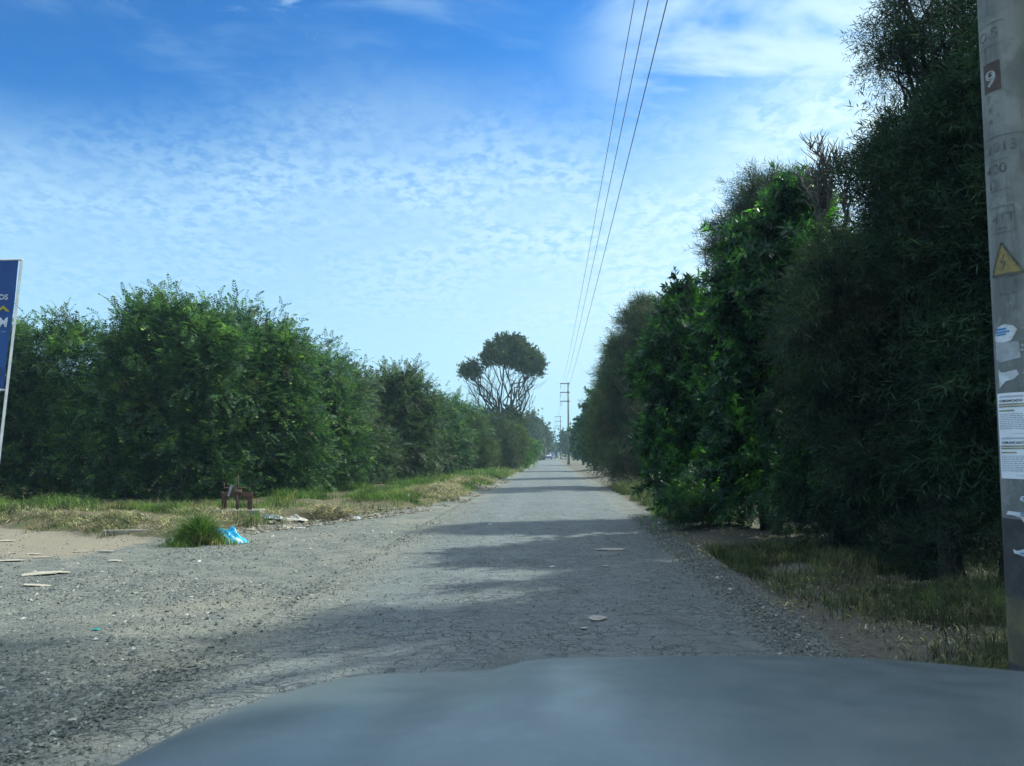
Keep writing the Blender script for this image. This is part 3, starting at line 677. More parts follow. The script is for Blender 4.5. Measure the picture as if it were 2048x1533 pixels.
# ---- far trees on the left, bluish with distance
FG = 'distant trees where the road ends'
def far(label, px, Y, lst, seed, mat='hazy', scale=3.0, dens=1.6, **kw):
    b0 = at(px, 905, Y); kw.setdefault('corescale', 3.0); kw.setdefault('sub', 5)
    return tree('distant_tree', label, 'tree', (b0[0], Y, 0), pb(lst, Y, 2., seed), M[mat], M['bark'], 'clump', .25, .3, seed, FG, scale=scale, dens=dens, slen=1.6, nodes=4, **kw)
far('nearest hazy tree behind the umbrella tree, touching its foot', 1052, 150, [(1052, 845, 12), (1062, 842, 11), (1070, 855, 10), (1055, 868, 14), (1070, 878, 12), (1060, 895, 12), (1076, 893, 9)], 150)
far('tall hazy tree with a drooping ragged top behind the fan palm', 1082, 175, [(1078, 850, 8), (1088, 857, 7), (1080, 868, 9), (1090, 875, 8), (1078, 885, 9), (1088, 893, 8), (1082, 902, 7)], 151)
far('last hazy tree on the left, right at the end of the road', 1096, 230, [(1096, 878, 6), (1098, 888, 6), (1094, 895, 6), (1099, 899, 6), (1092, 903, 5)], 152, scale=3.6, dens=1.2)
far('round topped far tree seen behind the first utility pole', 1138, 190, [(1137, 868, 9), (1130, 876, 8), (1145, 876, 9), (1137, 886, 12), (1128, 893, 10), (1148, 893, 10), (1137, 900, 10)], 153, 'brown')
far('low far tree left of the second utility pole on the right side', 1112, 240, [(1118, 893, 6), (1110, 899, 6), (1122, 899, 7), (1106, 904, 4)], 154, scale=3.4, dens=1.3)
def palm(label, px, Y, top, seed):
    g = np.random.default_rng(seed); b0 = at(px, 905, Y); h = at(px, top, Y)[2]
    root = empty('fan_palm', (b0[0], Y, 0)); tag(root, label, 'palm tree', 'fan palms at the far end')
    mb = MB(); mb.tube([(0, 0, 0), (.1, 0, h * .5), (0, 0, h)], [.35, .25, .2], 8); mb.build('trunk', M['bark'], root, True)
    fr = MB(); sk = MB()
    for i in range(46):
        a = g.random() * 6.283; e = R(-35 + 115 * g.random()); L = 1.5 + .5 * g.random()
        d = np.array([math.cos(a) * math.cos(e), math.sin(a) * math.cos(e), math.sin(e)]); s = np.array([-math.sin(a), math.cos(a), 0.])
        p0 = np.array([0, 0, h]); p1 = p0 + d * L * .5
        for k in range(7):
            f = (k - 3) / 3; tip = p1 + d * L * (.55 - .1 * abs(f)) + s * f * .75 + np.array([0, 0, -.35]); sd = np.array([0, 0, .05])
            fr.add([p1 + s * .03, p1 - s * .03, tip - sd, tip + sd], [[0, 1, 2, 3]])
        fr.add([p0 + s * .03, p0 - s * .03, p1 - s * .03, p1 + s * .03], [[0, 1, 2, 3]])
    for i in range(160):
        a = g.random() * 6.283; z = h * (.35 + .62 * g.random()); r0 = .25; r1 = .5 + .35 * g.random()
        s = np.array([-math.sin(a), math.cos(a), 0.]) * .22; u_ = np.array([math.cos(a), math.sin(a), 0.])
        p0 = u_ * r0 + np.array([0, 0, z]); p1 = u_ * r1 + np.array([0, 0, z - .9 - .5 * g.random()])
        sk.add([p0 - s * .3, p0 + s * .3, p1 + s, p1 - s], [[0, 1, 2, 3]])
    fr.build('fronds', M['hazy'], root); sk.build('dead_fronds', M['bark_pale'], root)
palm('hazy fan palm with a skirt of dead fronds, left of the other palm', 1079, 160, 866, 1)
palm('hazy fan palm leaning in from behind, right of the other palm', 1087, 168, 870, 2)

# ---- right side
RG = 'trees of the dark row right of the road'
def rtree(label, px, Y, lst, seed, mat, bark, kind, base_py=None, **kw):
    b0 = at(px, 900, Y); kw.setdefault('trunk_r', .16)
    tr = kw.pop('trunk_r'); fk = kw.pop('fork', .2); dj = kw.pop('dj', .8)
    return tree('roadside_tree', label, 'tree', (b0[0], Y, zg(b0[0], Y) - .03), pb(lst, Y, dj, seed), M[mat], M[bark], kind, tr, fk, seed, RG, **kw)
rtree('tallest tree, thin airy willow-like crown beside the concrete pole', 1890, 11.0,
      [(1800, 60, 55), (1860, 20, 70), (1780, 120, 38), (1850, 110, 60), (1920, 60, 70), (1900, -60, 110), (1830, -80, 70), (1980, -20, 110), (1990, 120, 80), (1790, 30, 35), (1880, 170, 50)], 201,
      'narrow', 'bark_dark', 'narrow', scale=1.0, dens=8, slen=.5, nodes=6, up=.0, droop=.35, core=0.0, sub=7, twigs=True, twig_r=.0045, trunk_r=.14, fork=.35, extra=[((6.3, 9.6, 11.6), 1.5), ((5.6, 8.4, 10.6), 1.2), ((7.4, 8.6, 11.4), 1.5), ((6.6, 10.8, 12.6), 1.3)])
rtree('dark narrow-leaved tree below the airy tallest crown', 1860, 10.2,
      [(1800, 300, 55), (1850, 260, 60), (1910, 240, 70), (1960, 300, 70), (1760, 360, 45), (1830, 380, 75), (1900, 400, 85), (1780, 300, 38), (1850, 480, 80), (1930, 500, 85), (1990, 420, 80)], 202,
      'narrow', 'bark_dark', 'narrow', scale=1.25, dens=17, slen=.45, nodes=7, up=.1, droop=.3, core=.1, dj=2.0, sub=9, plume=1.5, corescale=.4, twigs=True, twig_r=.004, trunk_r=.10)
rtree('dense grey green fine-leaved tree between the bright leafy tree and the pole', 1800, 11.4,
      [(1700, 520, 55), (1750, 490, 60), (1670, 600, 70), (1760, 590, 90), (1860, 600, 90), (1680, 690, 80), (1780, 720, 95), (1880, 720, 90), (1700, 810, 85), (1810, 850, 95), (1900, 850, 85), (1960, 650, 70), (1640, 640, 60), (1830, 540, 80, 0, .6), (1720, 640, 90, 0, .6), (1900, 930, 80), (1760, 930, 80), (1950, 760, 80, 0, .5)], 203,
      'fine_grey', 'bark', 'fine', scale=1.45, dens=34, slen=.45, nodes=7, up=.0, droop=.5, core=.9, dj=2.2, plume=1.2, corescale=.4, twigs=True, twig_r=.003, trunk_r=.10)
rtree('bright broad-leaved tree with sunlit top in the middle of the right row', 1545, 15.0,
      [(1560, 470, 45), (1600, 450, 40), (1500, 510, 45), (1560, 560, 65), (1630, 530, 50), (1490, 600, 50), (1540, 660, 70), (1620, 650, 65), (1480, 720, 55), (1560, 770, 70), (1640, 770, 60), (1500, 840, 60), (1590, 870, 65), (1480, 930, 50), (1660, 880, 55), (1590, 410, 20), (1460, 660, 36), (1530, 600, 60, 0, 1), (1590, 700, 75, 0, 1), (1520, 790, 70, 0, 1), (1640, 700, 60, 0, .8), (1560, 940, 55, 0, .8), (1640, 950, 50, 0, .8)], 204,
      'broad', 'bark', 'whorl', scale=1.5, dens=15, slen=.5, nodes=6, up=.35, droop=.15, core=.5, corescale=.5, trunk_r=.09, dj=2.2, plume=1.6)
rtree('lower broad-leaved tree by the road with light green young shoots and dead stubs', 1390, 18.5,
      [(1375, 640, 40), (1330, 690, 42), (1400, 700, 52), (1440, 650, 30), (1340, 770, 52), (1410, 800, 60), (1340, 850, 48), (1400, 890, 56), (1340, 925, 40), (1450, 760, 45), (1430, 950, 45), (1370, 600, 22), (1450, 880, 45), (1370, 980, 40)], 205,
      'broad', 'bark', 'whorl', scale=1.6, dens=14, slen=.5, nodes=5, up=.35, droop=.15, core=.6, corescale=.5, trunk_r=.08, dj=2.2, plume=1.6)
rtree('low leafy undergrowth tree leaning over the verge grass by the dirt shoulder', 1400, 16.0,
      [(1400, 1000, 36), (1345, 990, 30), (1450, 1000, 42), (1500, 990, 36), (1380, 1030, 22)], 206,
      'broad', 'bark', 'feather', scale=.85, dens=40, slen=.4, nodes=5, up=.2, droop=.2, core=2, corescale=.4, trunk_r=.03)
rtree('olive grey airy tree showing above the bright broad-leaved crown', 1560, 20.0,
      [(1540, 400, 38), (1590, 400, 36), (1510, 430, 34), (1570, 450, 48), (1625, 430, 30), (1470, 465, 32), (1450, 520, 24), (1480, 560, 36), (1540, 560, 50)], 207,
      'fine_grey', 'bark_pale', 'fine', scale=1.6, dens=22, slen=.55, nodes=6, up=.5, droop=.3, core=.4, corescale=.5, trunk_r=.08, plume=1.5, twigs=True, twig_r=.006)
rtree('brown tinged tree rounding off the row beyond the broad-leaved trees', 1295, 36.0,
      [(1300, 640, 32), (1280, 660, 26), (1325, 650, 26), (1265, 710, 30), (1310, 720, 42), (1260, 780, 34), (1305, 800, 44), (1250, 850, 34), (1300, 870, 42), (1260, 920, 34), (1310, 930, 36), (1285, 620, 14)], 208,
      'brown', 'bark_pale', 'fine', scale=2.4, dens=16, slen=.6, nodes=6, up=.5, droop=.3, core=1.4, corescale=.8, trunk_r=.1, dj=3, plume=.8)
rtree('olive tree with a lighter lit side, next in the row beyond the brown tree', 1228, 50.0,
      [(1235, 720, 18), (1225, 760, 22), (1245, 780, 24), (1215, 800, 20), (1230, 830, 28), (1210, 860, 24), (1235, 880, 26), (1215, 910, 24), (1240, 700, 12)], 209,
      'olive', 'bark', 'fine', scale=3.0, dens=11, slen=.7, nodes=6, up=.4, droop=.2, core=2.0, corescale=1.)
rtree('dark blue green tree beyond the olive one, its lower branches touching the verge', 1192, 68.0,
      [(1200, 800, 16), (1190, 820, 16), (1200, 845, 22), (1180, 855, 16), (1195, 880, 22), (1178, 890, 16), (1190, 905, 16)], 210,
      'broad', 'bark', 'clump', scale=1.6, dens=9, slen=.7, nodes=5, core=2, corescale=1.2)
rtree('small rounded tree at the far end of the dark right row', 1166, 100.0,
      [(1172, 845, 11), (1165, 865, 12), (1175, 870, 14), (1160, 885, 11), (1170, 895, 13), (1158, 902, 8)], 211,
      'broad', 'bark', 'clump', scale=2.3, dens=6, slen=.8, nodes=5, core=2, corescale=1.5)
rtree('twiggy dark undergrowth tree standing just left of the big forked trunks', 1700, 12.6,
      [(1560, 960, 50), (1640, 960, 55), (1730, 950, 60), (1600, 900, 55), (1700, 890, 60), (1800, 960, 60)], 212,
      'broad', 'bark_dark', 'feather', scale=.85, dens=22, slen=.5, nodes=5, up=.0, droop=.4, core=.8, corescale=.4, trunk_r=.11, fork=.5, stems=3)
rtree('dark tree behind the concrete pole at the right picture edge', 2010, 9.2,
      [(2000, 560, 110), (2080, 450, 130), (1980, 700, 90), (2070, 700, 120), (1960, 800, 75), (2060, 880, 110), (1960, 920, 60), (2100, 250, 140), (2080, 80, 130)], 213,
      'narrow', 'bark_dark', 'narrow', scale=1.5, dens=22, slen=.45, nodes=6, up=.1, droop=.3, core=2.5, corescale=.5, trunk_r=.14, fork=.5)
# a tree beside the car, just outside the frame: its shade falls over the foreground
bl = [((7.2, 4.6, 7.0), 1.8), ((6.4, 5.6, 5.4), 1.5), ((8.2, 3.2, 6.6), 1.9), ((7.0, 3.4, 8.6), 1.5), ((7.8, 5.6, 8.6), 1.5), ((6.8, 2.0, 5.0), 1.6), ((7.8, 1.0, 7.0), 1.8), ((6.6, 7.2, 3.5), 1.1), ((7.6, 7.5, 5.0), 1.4), ((8.4, 8.2, 6.5), 1.4), ((5.9, 6.8, 2.3), .8), ((7.2, 6.0, 4.0), 1.3)]
tree('roadside_tree', 'large dark tree standing beyond the right picture edge', 'tree', (7.2, 4.0, 0), bl, M['narrow'], M['bark_dark'], 'clump', .25, .35, 214, RG, scale=1.5, dens=5, slen=.7, nodes=5, corescale=.9)

rtree('low dark scrub filling the shade under the trees left of the big gnarled trunk', 1740, 11.8,
      [(1640, 1030, 42), (1700, 1040, 40), (1760, 1055, 46), (1820, 1060, 46), (1870, 1030, 50), (1600, 1010, 36), (1880, 1120, 40, 0, -1.8), (1960, 1110, 46, 0, -2.2), (1830, 1100, 36, 0, -1.2), (1990, 1040, 46, 0, -2)], 216,
      'fine_grey', 'bark_dark', 'fine', scale=1.2, dens=26, slen=.4, nodes=5, up=.3, droop=.3, core=.5, corescale=.4, trunk_r=.03, dj=1.2)
# sunlit growth behind the right row, glimpsed between the trunks
def backbush(label, px, Y, seed, lst, mat='bright'):
    b0 = at(px, 905, Y)
    tree('bush', label, 'bush', (b0[0], Y, 0), pb(lst, Y, .6, seed), M[mat], M['bark'], 'whorl', .05, .1, seed, 'sunlit bushes behind the right trees', scale=1.4, dens=5, slen=.6, nodes=5, corescale=.8)
backbush('sunlit yellow green bush glimpsed between the left trunks of the right row', 1560, 24, 231, [(1540, 990, 40), (1600, 980, 45), (1570, 930, 40)])
backbush('sunlit yellow green bush glimpsed left of the concrete pole', 1900, 17, 232, [(1850, 1000, 60), (1930, 1000, 70), (1980, 950, 70), (1900, 900, 70)])
backbush('sunlit bush glimpsed through the middle of the right row', 1730, 20, 233, [(1680, 980, 50), (1760, 960, 60), (1720, 880, 60), (1640, 900, 50)], 'olive')

# dead snags above the right row
def snag(name, label, px, py0, py1, Y, n, spread, seed, r0=.03, wisp=10):
    g = np.random.default_rng(seed); b0 = at(px, py0, Y); base = np.array([b0[0], b0[1], 0.]); parts = []
    root = empty(name, base); tag(root, label, 'dead branches')
    s = b0 - base; top = at(px, py1, Y) - base
    p = limb_path((0, 0, 0), s, g, 8, .1, .1); parts.append(tubes_arrays(p[None], np.linspace(r0 * 2.2, r0 * 1.4, 8)[None], 7))
    for i in range(n):
        e = top + np.array([spread * (g.random() - .5) * 2, .3 * g.normal(), -(top[2] - s[2]) * .45 * g.random()])
        p = limb_path(s + np.array([.02, 0, -.1]), e, g, 9, .35, .15); parts.append(tubes_arrays(p[None], (r0 * np.linspace(1, .25, 9))[None], 5))
        for k in range(wisp):
            a = p[g.integers(2, 8)]; e2 = a + np.array([.12 * g.normal(), .12 * g.normal(), .18 + .2 * g.random()])
            parts.append(tubes_arrays(limb_path(a, e2, g, 5, .3, .1)[None], (.011 * np.linspace(1, .4, 5))[None], 3))
    V, q = join_quads(parts); quads_obj('branches', V, q, M['dead_wood'], root, smooth=True)
snag('dead_snag', 'upright brush of dead twigs above the grey fine-leaved tree', 1640, 440, 288, 12.2, 14, .20, 1, .026, 22)
snag('dead_snag', 'thin bare forked branch right of the upright dead brush', 1690, 440, 292, 12.0, 6, .26, 2, .016, 8)
snag('dead_snag', 'pale bare branches leaning out left of the bright broad-leaved tree', 1425, 640, 480, 19.0, 5, .35, 3, .045, 7)
snag('dead_snag', 'short broken stubs on top of the lower broad-leaved tree', 1373, 640, 562, 18.5, 3, .12, 4, .03, 2)

# big gnarled stump trunks at the right verge
def stump(label, px, py, h, r, seed):
    g = np.random.default_rng(seed); p0 = gr(px, py); base = np.array([p0[0], p0[1], zg(p0[0], p0[1])]); root = empty('gnarled_trunk', base)
    tag(root, label, 'tree trunk', 'gnarled trunks at the foot of the right row')
    n, k = 44, 56; th = np.arange(k) * 2 * math.pi / k; zz_ = np.linspace(-.08, h, n); a0 = g.random() * 50; V = []
    for z in zz_:
        t_ = max(z, 0) / h; tw = th + 1.1 * t_
        rad = r * (1 - .45 * t_ + .55 * math.exp(-z / .12)) * (1 + .34 * (vnoise(np.cos(tw) * 2.6 + a0, np.sin(tw) * 2.6 + a0 + z * .9) - .5) + .22 * np.abs(np.sin(tw * 3 + a0 + 2.5 * vnoise(th * 0 + z * 1.2, a0))) - .1 + .22 * (vnoise(tw * 4 + a0, z * 9 + a0 + 0 * tw) - .5))
        c_ = np.array([.12 * math.sin(z * 1.6 + a0), .08 * math.sin(z * 2.1)]); V.append(np.stack([c_[0] + rad * np.cos(th), c_[1] + rad * np.sin(th), z + 0 * th], -1))
    mb = MB(); mb.add(np.concatenate(V), [[i * k + j, i * k + (j + 1) % k, (i + 1) * k + (j + 1) % k, (i + 1) * k + j] for i in range(n - 1) for j in range(k)] + [[(n - 1) * k + j for j in range(k)]])
    mb.build('trunk', M['bark_dark'], root, True)
stump('massive gnarled trunk base nearest the concrete pole', 1925, 1175, 2.0, .11, 3)
stump('thick dark gnarled trunk base in the middle of the shaded row', 1700, 1110, 2.2, .22, 4)
stump('slimmer straight trunk at the left opening of the shaded row', 1530, 1062, 2.0, .10, 5)

# ------------------------------------------------------------------ utility poles and lines
mcon, t, b, o = pmat('pole_concrete', .85, .3)
co = t.new('ShaderNodeTexCoord').outputs['Object']
n1 = t.noise(co, 3.0, 5, .6); n2 = t.noise(co, 30, 4, .6)
c = t.mix(t.ramp(n1, .35, .65), (.27, .275, .26), (.17, .18, .172))
c = t.mix(t.math('MULTIPLY', t.ramp(n2, .55, .75), .5), c, (.17, .17, .165))
c = t.mix(t.math('MULTIPLY', t.ramp(t.noise(t.mapv(co, (14, 14, .9)), 1.0, 5, .65), .48, .68), .55), c, (.12, .12, .115))
c = t.mix(t.math('MULTIPLY', t.ramp(t.noise(t.mapv(co, (3, 3, 2.2), loc=(4, 4, 4)), 2.0, 5, .7), .55, .62), .35), c, (.36, .36, .34))
t.l.new(c, b.inputs['Base Color'])
bp = t.new('ShaderNodeBump'); bp.inputs['Strength'].default_value = .3; bp.inputs['Distance'].default_value = .005
t.put(bp.inputs['Height'], n2); t.l.new(bp.outputs[0], b.inputs['Normal'])
m_blk = simple('pole_black_band', (.050, .052, .055), (.085, .082, .078), 9, .7)
m_yel = simple('pole_yellow_band', (.17, .155, .085), (.11, .105, .07), 9, .8)
m_ins = simple('insulator', (.10, .08, .07), None, 4, .35)
WX = 1.62
HT = [10.95, 9.75, 8.55]         # crossarm heights
def pole(label, x, y, detailed=False, H=11.08):
    root = empty('utility_pole', (x, y, 0)); tag(root, label, 'utility pole', 'concrete utility poles of the power line')
    r = lambda z: .172 - .0075 * z
    seg = 40 if detailed else 12
    zs = list(np.linspace(-.3, H, 30)) if detailed else [-.3, H / 2, H]
    mb = MB(); mb.tube([(0, 0, z) for z in zs], [r(z) for z in zs], seg); mb.build('shaft', mcon, root, True)
    off = WX - x
    for h in HT:
        a = MB(); L = off - .12
        a.box(((L + .22) / 2, 0, h), (abs(L) + .22, .12, .13), bev=.012)
        a.tube([(0, 0, h - .12), (0, 0, h + .12)], r(h) + .035, 14)
        arm = a.build('crossarm', mcon, root)
        i_ = MB(); i_.tube([(off, 0, h - .07), (off, 0, h - .70)], .012, 6)
        for k in range(6): i_.tube([(off, 0, h - .16 - k * .085), (off, 0, h - .19 - k * .085)], [.03, .065], 10)
        i_.build('insulator', m_ins, arm, True)
    return root
PY = [5.05, 104, 200, 292, 385]; PX = [3.04, 2.62, 3.0, 2.35, 2.5]
p_near = pole('weathered concrete pole with notices and yellow warning triangle, beside the car', PX[0], PY[0], True)
pole('nearest whole utility pole down the road, tallest of the distant ones', PX[1], PY[1])
pole('second distant utility pole, standing in sandy soil at the right verge', PX[2], PY[2])
pole('third distant utility pole against the bright gap of sky', PX[3], PY[3])
pole('farthest and faintest utility pole in the bright gap of sky', PX[4], PY[4])
m_wire = simple('wire', (.03, .03, .03), None, 3, .5)
for h, nm in zip(HT, ('topmost power line, leftmost where the three leave the picture top', 'middle power line of the three', 'lowest power line, rightmost where the three leave the picture top')):
    mb = MB(); pts = []
    ends = [(WX, -90, h - .7)] + [(WX, y, h - .7) for y in PY]
    for i in range(len(ends) - 1):
        a, b_ = np.array(ends[i]), np.array(ends[i + 1])
        for k in range(24):
            t_ = k / 24; p = a * (1 - t_) + b_ * t_; p[2] -= .9 * 4 * t_ * (1 - t_); pts.append(p)
    pts.append(ends[-1]); mb.tube(pts, .008, 5)
    o = mb.build('power_line', m_wire); tag(o, nm, 'power line', 'power lines')

# ---- writing, warning sign and notices on the near pole
def text_shape(s, size, bold=0.0):
    cu = bpy.data.curves.new('t', 'FONT'); cu.body = s; cu.size = size; cu.offset = bold; cu.resolution_u = 3
    o = bpy.data.objects.new('t', cu); C.objects.link(o); dg = bpy.context.evaluated_depsgraph_get()
    me = bpy.data.meshes.new_from_object(o.evaluated_get(dg)); V = np.array([v.co[:2] for v in me.vertices]).reshape(-1, 2); Fc = [list(p.vertices) for p in me.polygons]
    bpy.data.objects.remove(o); bpy.data.curves.remove(cu); bpy.data.meshes.remove(me); return V, Fc
PR = lambda z: .172 - .0075 * z
A0 = math.atan2(-PY[0], -PX[0])           # direction from pole axis to the camera
def wrap(mb, V2, Fc, u0, z0, lift, m=0, rot=0.0):
    """flat shape (u metres to the right round the pole, v metres up) laid on the shaft; u=0 faces the camera"""
    V2 = np.asarray(V2, float); c_, s_ = math.cos(rot), math.sin(rot)
    U = V2[:, 0] * c_ - V2[:, 1] * s_ + u0; W_ = V2[:, 0] * s_ + V2[:, 1] * c_ + z0
    Rr = .172 - .0075 * W_; an = A0 + U / Rr; Rr = Rr + lift
    mb.add(np.stack([Rr * np.cos(an), Rr * np.sin(an), W_], -1), Fc, m)
def patch(mb, outline, u0, z0, lift, m=0, n=14, rot=0.0):
    """filled outline, cut into vertical strips so it bends round the shaft"""
    O = np.asarray(outline, float); xs = np.linspace(O[:, 0].min(), O[:, 0].max(), n + 1)
    def span(x):
        ys_ = []
        for i in range(len(O)):
            a, b_ = O[i], O[(i + 1) % len(O)]
            if (a[0] - x) * (b_[0] - x) <= 0 and abs(a[0] - b_[0]) > 1e-9:
                ys_.append(a[1] + (b_[1] - a[1]) * (x - a[0]) / (b_[0] - a[0]))
        return (min(ys_), max(ys_)) if ys_ else (0, 0)
    e = 1e-5; V = []
    for i, x in enumerate(xs):
        lo, hi = span(min(max(x, xs[0] + e), xs[-1] - e)); V += [(x, lo), (x, hi)]
    wrap(mb, V, [[2 * i, 2 * i + 2, 2 * i + 3, 2 * i + 1] for i in range(n)], u0, z0, lift, m, rot)
def rect(w_, h_): return [(-w_ / 2, -h_ / 2), (w_ / 2, -h_ / 2), (w_ / 2, h_ / 2), (-w_ / 2, h_ / 2)]
def zpx(py): return at(2020, py, 4.93)[2]
m_eng = simple('engraving_dark', (.10, .105, .10), (.20, .20, .19), 16, .9)
m_rust = simple('rust_plate', (.085, .068, .062), (.12, .09, .08), 20, .9)
m_pal = simple('pale_paint', (.40, .42, .42), (.30, .31, .31), 20, .8)
m_warn = simple('warning_yellow', (.34, .25, .09), (.22, .18, .09), 30, .8)
m_navy = simple('warning_dark', (.05, .06, .08), (.16, .15, .10), 14, .8)
m_paper = simple('paper', (.90, .91, .94), (.84, .85, .89), 9, .8)
m_old = simple('torn_paper', (.74, .76, .78), (.55, .56, .57), 14, .85)
m_ink = simple('ink', (.05, .05, .07), None, 9, .8)
m_grey = simple('ink_grey', (.30, .31, .36), None, 9, .8)
m_hi = simple('highlight', (.55, .42, .10), None, 9, .8)
m_blue = simple('ink_blue', (.05, .30, .62), None, 9, .8)
def mark(name, m): return None
mk = MB()
def frame2d(mb, u0, z0, w_, h_, th, lift, m, sides='tlb r'):
    for s in sides:
        if s == 't': patch(mb, rect(w_, th), u0, z0 + h_ / 2, lift, m)
        if s == 'b': patch(mb, rect(w_, th), u0, z0 - h_ / 2, lift, m)
        if s == 'l': patch(mb, rect(th, h_), u0 - w_ / 2, z0, lift, m, 2)
        if s == 'r': patch(mb, rect(th, h_), u0 + w_ / 2, z0, lift, m, 2)
def word(mb, s, size, u0, z0, m=0, lift=.0025, bold=.0, rot=0.0):
    V, Fc = text_shape(s, size, bold); V[:, 0] -= V[:, 0].mean(); V[:, 1] -= V[:, 1].mean(); wrap(mb, V, Fc, u0, z0, lift, m, rot)
def E_():
    global mk
    if mk.V: mk.build('engraved_mark', m_eng, p_near)
    mk = MB()
word(mk, 'O.S', .095, -.085, zpx(60)); frame2d(mk, -.08, zpx(60), .17, .15, .005, .002, 0, 'tb')
E_()
for s, py in (('E', 88), ('L', 96), ('E', 104), ('C', 112)): word(mk, s, .035, -.115, zpx(py)); E_()
E_()
for s, py in (('P', 184), ('S', 212), ('A', 236)): word(mk, s, .05, -.105, zpx(py)); E_()
E_()
word(mk, '2013', .10, -.05, zpx(288), bold=.001); frame2d(mk, -.045, zpx(287), .26, .13, .004, .002, 0, 'tl')
E_()
word(mk, '400', .095, -.085, zpx(332), bold=.001); word(mk, '13', .085, -.095, zpx(362), bold=.001); frame2d(mk, -.085, zpx(345), .15, .20, .004, .002, 0, 'tb')
E_()
word(mk, '4TT', .085, -.075, zpx(430), bold=.001); frame2d(mk, -.075, zpx(435), .15, .17, .004, .002, 0, 'trb'); patch(mk, rect(.07, .008), -.08, zpx(452), .0025)
E_()
frame2d(mk, -.075, zpx(567), .12, .11, .012, .002, 0, 'rbt')
E_()

r9 = MB(); patch(r9, rect(.115, .20), -.085, zpx(145), .002); o9 = r9.build('number_plate', m_rust, p_near)
n9 = MB(); word(n9, '9', .15, -.09, zpx(145), bold=.003, lift=.004); n9.build('painted_number', m_pal, o9)
tr = MB(); h_ = zpx(480) - zpx(545)
patch(tr, [(-.10, 0), (.095, 0), (-.02, h_)], -.06, zpx(547), .002, 0, 24); ow = tr.build('warning_triangle', m_warn, p_near)
tb = MB()
def line2d(mb, a, b_, th, u0, z0, lift, m=0, n=12):
    a, b_ = np.array(a, float), np.array(b_, float); d = b_ - a; L = np.linalg.norm(d); d /= L; s = np.array([-d[1], d[0]]) * th / 2
    V = []
    for i in range(n + 1): p = a + d * L * i / n; V += [p - s, p + s]
    wrap(mb, V, [[2 * i, 2 * i + 2, 2 * i + 3, 2 * i + 1] for i in range(n)], u0, z0, lift, m)
line2d(tb, (-.02, h_), (.095, 0), .014, -.06, zpx(547), .0035); line2d(tb, (-.10, .004), (.095, .004), .014, -.06, zpx(547), .0045); line2d(tb, (-.02, h_), (-.10, 0), .008, -.06, zpx(547), .0055)
for a, b_ in (((-.008, h_ * .62), (-.028, h_ * .38)), ((-.028, h_ * .38), (-.006, h_ * .42)), ((-.006, h_ * .42), (-.02, h_ * .14))): line2d(tb, a, b_, .007, -.06, zpx(547), .0035, 0, 3)
tb.build('warning_border', m_navy, ow)
# painted bands
for nm, z0, z1, m in (('black_band', .70, 1.19, m_blk), ('yellow_band', .30, .70, m_yel), ('lower_black_band', -.1, .30, m_blk)):
    mb = MB(); zs = np.linspace(z0, z1, 4); mb.tube([(0, 0, z) for z in zs], [PR(z) + .0012 for z in zs], 40, cap=False)
    mb.build(nm if nm != 'lower_black_band' else 'black_band', m, p_near, True)
# notices: stuck on the pole, each a thing
def at_pole(o): o.location = (PX[0], PY[0], 0); return o
def notice(label, py, seed):
    zc = zpx(py); g = np.random.default_rng(seed); tilt = .02 * (g.random() - .5)
    root = empty('notice', (PX[0], PY[0], 0)); tag(root, label, 'notice', 'printed notices taped round the pole')
    uc = -.085; mb = MB(); patch(mb, rect(.205, .275), uc, zc, .003, 0, 20, tilt); mb.build('sheet', m_paper, root)
    tx = MB(); L = -.095 + uc
    word(tx, 'COMUNICADO', .021, uc - .005, zc + .088, 0, .0045, .0006)
    gl = MB(); hl = MB()
    for z in (.112, .118): patch(gl, rect(.15, .0025), uc, zc + z, .0045)
    for z, w_ in ((.066, .17), (.052, .17), (.026, .11)):
        patch(hl, rect(w_, .009), uc + (w_ - .17) / 2, zc + z, .0042); patch(gl, rect(w_ * .96, .003), uc + (w_ - .17) / 2, zc + z, .0058)
    for i in range(9):
        z = .004 - i * .0115; k = uc - .085
        while k < uc + .08:
            w_ = .008 + .018 * g.random(); 
            if k + w_ < uc + .088: patch(gl, rect(w_, .0035), k + w_ / 2, zc + z, .0045, 0, 3)
            k += w_ + .004
    patch(gl, rect(.06, .002), uc + .045, zc - .118, .0045)
    for i in range(14): patch(gl, rect(.002, .008), uc + .097, zc + .12 - i * .0185, .0045, 0, 1)
    tx.build('heading', m_ink, root); gl.build('text_lines', m_grey, root); hl.build('highlighter', m_hi, root)
notice('upper of the two printed white notices with yellow highlighted lines on the pole', 829, 1)
notice('lower of the two printed white notices with yellow highlighted lines on the pole', 914, 2)
def scrap(label, outline, u0, py, seed, blues=(), mat=None, extra=None, lift=.003):
    zc = zpx(py); root = empty('paper_scrap', (PX[0], PY[0], 0)); tag(root, label, 'torn sticker', 'torn paper remains on the pole')
    g = np.random.default_rng(seed); O = np.array(outline, float); mb = MB(); patch(mb, O, u0, zc, lift, 0, 24); mb.build('scrap', mat or m_old, root)
    if blues:
        bb = MB()
        for (x, y, w_, hh) in blues: patch(bb, rect(w_, hh), u0 + x, zc + y, lift + .0015, 0, 4)
        bb.build('blue_print', m_blue, root)
    if extra:
        bb = MB(); extra(bb, u0, zc); bb.build('black_print', m_ink, root)
scrap('torn white sticker with blue lettering, highest on the pole', [(-.09, -.03), (-.05, .05), (.0, .06), (.05, .045), (.07, .02), (.045, -.03), (.03, -.05), (-.02, -.055), (-.06, -.05)], -.09, 665, 1, [(-.03, .03, .08, .012), (-.02, .012, .10, .010), (-.03, -.004, .07, .010)])
